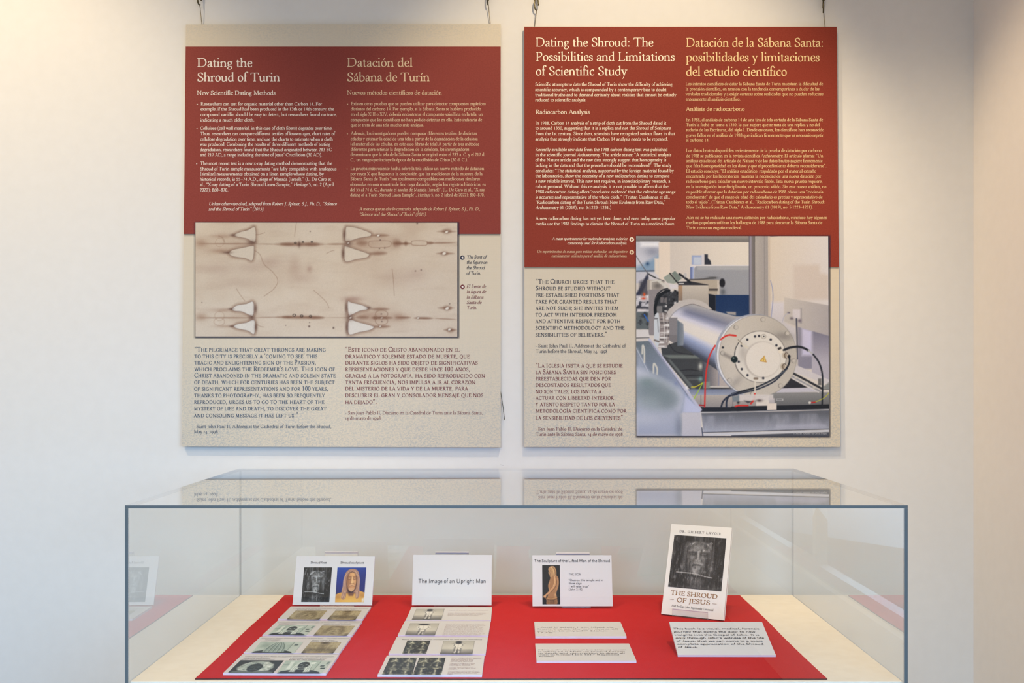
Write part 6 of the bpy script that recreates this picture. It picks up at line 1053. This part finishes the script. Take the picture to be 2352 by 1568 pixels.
text('verse', s, t, rows(C5, [(507, 642, 385, 'THE SIGN'), (508, 888, 450, '"Destroy this temple and in'), (508, 650, 484, 'three days'), (508, 731, 518, 'I will raise it up"'), (508, 664, 552, '(John 2:19).')]), BLACK, .0050, 'n', 1.15)
picture('sculpture_picture', s, t, quadpx(C5, [(217, 275), (411, 275), (416, 705), (220, 705)]), bronze_profile())

# ------------------------------------------------------------------ the book
BX, BY, BYAW, BT = .4278, 2.4264, R(-25.1), R(23.2)
r = Vector((math.cos(BYAW), math.sin(BYAW), 0)); n = Vector((-math.sin(BYAW), math.cos(BYAW), 0)); u = Vector((0, 0, math.cos(BT))) + n * math.sin(BT)
BZ = DECK + .0085
sB = Sheet((BX, BY, .920), r, u); tB = thing('paperback_book', 'white paperback with a dark square face picture, leaning on a clear stand at the right', 'book', sB.m)
bw, bh, bt = .1549, .2286, .0135
M_COV = plain('book_cover_white', (232, 227, 222), 0.35, 0.4); M_PAGE = noisy('page_edges', (226, 216, 208), (240, 232, 222), scale=900, rough=0.8, stretch=(1, 1, 40))
v, f = [], []
for b in [(-bw / 2, bw / 2, 0, bh, -.0004, 0), (-bw / 2, bw / 2, 0, bh, -bt, -bt + .0004), (-bw / 2, -bw / 2 + .0005, 0, bh, -bt + .0004, -.0004)]:
    vv, ff = box_vf(*b); f += [tuple(i + len(v) for i in q) for q in ff]; v += vv
raw('cover', v, f, M_COV, tB); box('page_block', (-bw / 2 + .0006, bw / 2 - .0008, .0008, bh - .0008, -bt + .0005, -.0005), M_PAGE, tB)
picture('face_picture', sB, tB, quadpx(D5, [(258, 209), (778, 244), (727, 776), (194, 727)]), face_neg(122, 118, seed=3, bg=(34, 33, 36), fg=(196, 192, 190), fx=.50))
GOLDINK = plain('ink_bronze', (150, 108, 70)); GREYINK = plain('ink_charcoal', (74, 66, 72))
text('author_name', sB, tB, [(*D5(308, 183), *D5(728, 211), 'DR. GILBERT LAVOIE')], GREYINK, .0056, 'bw', 1.15)
text('book_title', sB, tB, [(*D5(219, 805), *D5(688, 850), 'THE SHROUD'), (*D5(277, 879), *D5(612, 910), 'OF JESUS')], GOLDINK, .0106, 'b', 1.35, n=5)
text('subtitle', sB, tB, [(*D5(228, 925), *D5(647, 972), 'And the Sign John Ingeniously Concealed')], GREYINK, .0050, '', 1.2)
for a, b in [((212, 853), (252, 857)), ((637, 897), (680, 901))]:
    (xa, ya), (xb, yb) = sB.hit(*D5(*a)), sB.hit(*D5(*b)); raw('rule', [(xa, ya - .0004, .0006), (xb, yb - .0004, .0006), (xb, yb + .0004, .0006), (xa, ya + .0004, .0006)], [(0, 1, 2, 3)], GOLDINK, tB)

# ------------------------------------------------------------------ clear acrylic stands
M_ACR = glass('clear_acrylic', (0.97, 0.975, 0.985))
def profile_stand(name, label, m4, prof, wd, group, th=.0025, glint=()):
    """bent acrylic strip: prof = (depth, height) polyline in the stand's side view, swept to width wd"""
    t = bpy.data.objects.new(name, None)
    P = [Vector(p) for p in prof]; N = []
    for i in range(len(P)):
        a = P[max(i - 1, 0)]; b = P[min(i + 1, len(P) - 1)]; d = (b - a).normalized(); N.append(Vector((-d.y, d.x)))
    V = []
    for s_ in (-wd / 2, wd / 2):
        for p, q in zip(P, N): V += [(s_, p.x + q.x * th / 2, p.y + q.y * th / 2), (s_, p.x - q.x * th / 2, p.y - q.y * th / 2)]
    k = 2 * len(P); F = []; M = []
    for i in range(len(P) - 1):
        a = 2 * i
        F += [(a, a + 2, k + a + 2, k + a), (a + 1, k + a + 1, k + a + 3, a + 3), (a, a + 1, a + 3, a + 2), (k + a, k + a + 2, k + a + 3, k + a + 1)]; M += [0, 0, 1, 1]
    F += [(0, k, k + 1, 1), (k - 2, k - 1, 2 * k - 1, 2 * k - 2)]; M += [0, 0]
    for i in glint:
        M[4 * i] = M[4 * i + 1] = 1  # pale edge material painted on these folds as their glint
    o = raw(name, V, F, [M_ACR, M_ACRE]); o.matrix_world = m4
    for p, q in zip(o.data.polygons, M): p.material_index = q
    bm_fix(o); tag(o, label, 'stand', group); return o
M_ACRE = plain('acrylic_edge_and_glint', (214, 208, 218), 0.12, 0.8)
import bmesh
def bm_fix(o):
    b = bmesh.new(); b.from_mesh(o.data); bmesh.ops.recalc_face_normals(b, faces=b.faces); b.to_mesh(o.data); b.free()
def easel(label, x, y, yaw, tilt, card_th, back_h, wd, lip, foot=.07):
    """single bent sheet: front lip, tray under the card, tall back leaning with the card, and a rear leg"""
    c, s_ = math.cos(tilt), math.sin(tilt)
    up = lambda d, h: (d * c + h * s_, -d * s_ + h * c)         # (behind the face, up the face) -> (depth, height)
    g = .0022; b0 = -.0022 
    pr = ([up(-g - .0065, lip), up(-g - .0058, lip * .93), up(-g - .0030, lip * .6), up(-g - .0004, lip * .2), up(-g, b0)] if lip else [up(card_th * .25, b0)]) + [up(card_th * .5, b0), up(card_th + g, b0), up(card_th + g, .03), up(card_th + g, back_h)]
    return pr
GS = 'clear acrylic stands in the case'
def put_stand(label, x, y, z, yaw, tilt, th, back_h, wd, lip):
    pr = easel(label, x, y, yaw, tilt, th, back_h, wd, lip)
    base = DECK + CL + .0014
    # rear leg folds down from the top of the back to the cloth
    topd, toph = pr[-1]; pr = pr + [(topd + .003, toph + .001), (topd + .006, toph - .004), (topd + .012 + .25 * toph, base - z + .0012)]
    m = Matrix.Translation((x, y, z)) @ Matrix.Rotation(yaw, 4, 'Z')
    return profile_stand('acrylic_stand', label, m, pr, wd, GS, glint=([0] if lip else []) + [len(pr) - 4, len(pr) - 3])
put_stand('clear stand, its rim showing above the standing card with two pictures', -.4701 + .012, 2.54, ZU, -.0306, R(21), .0048, .1365, .0865, 0)
put_stand('clear stand, its rim showing above the standing card with no picture', -.1649 - .002, 2.5379, ZU, -.005, R(15), .0048, .1335, .0865, 0)
put_stand('clear stand, its rim showing above the standing card with a bronze figure', .1428 + .003, 2.5277, ZU, 0, R(15.5), .0048, .1330, .0865, 0)
bo = Vector((BX, BY, .920)) + r * (-.004)
put_stand('clear stand with a curved shiny lip holding the leaning book', bo.x, bo.y, .920, BYAW, BT, bt, .15, .088, .0135)
# low rest under the sloping caption card
c0 = Vector((CX, CY, DECK + .0075)); un = Vector((.005, 1, 0)).normalized() * math.sin(CT) + Vector((0, 0, math.cos(CT)))
top = c0 + un * .1275; h_ = top.z - (DECK + CL + .0012) - .0062
pr = [(-.022, .0), (.012, 0), (.014, .002), (.013, .006), (.001, h_ - .004), (-.003, h_ - .003), (-.008, h_ - .006)]
profile_stand('acrylic_stand', 'low clear rest propping up the card in front of the book', Matrix.Translation((top.x + .022, top.y - .004, DECK + CL + .0016)) @ Matrix.Rotation(-.005, 4, 'Z'), pr, .088, GS, .0020)
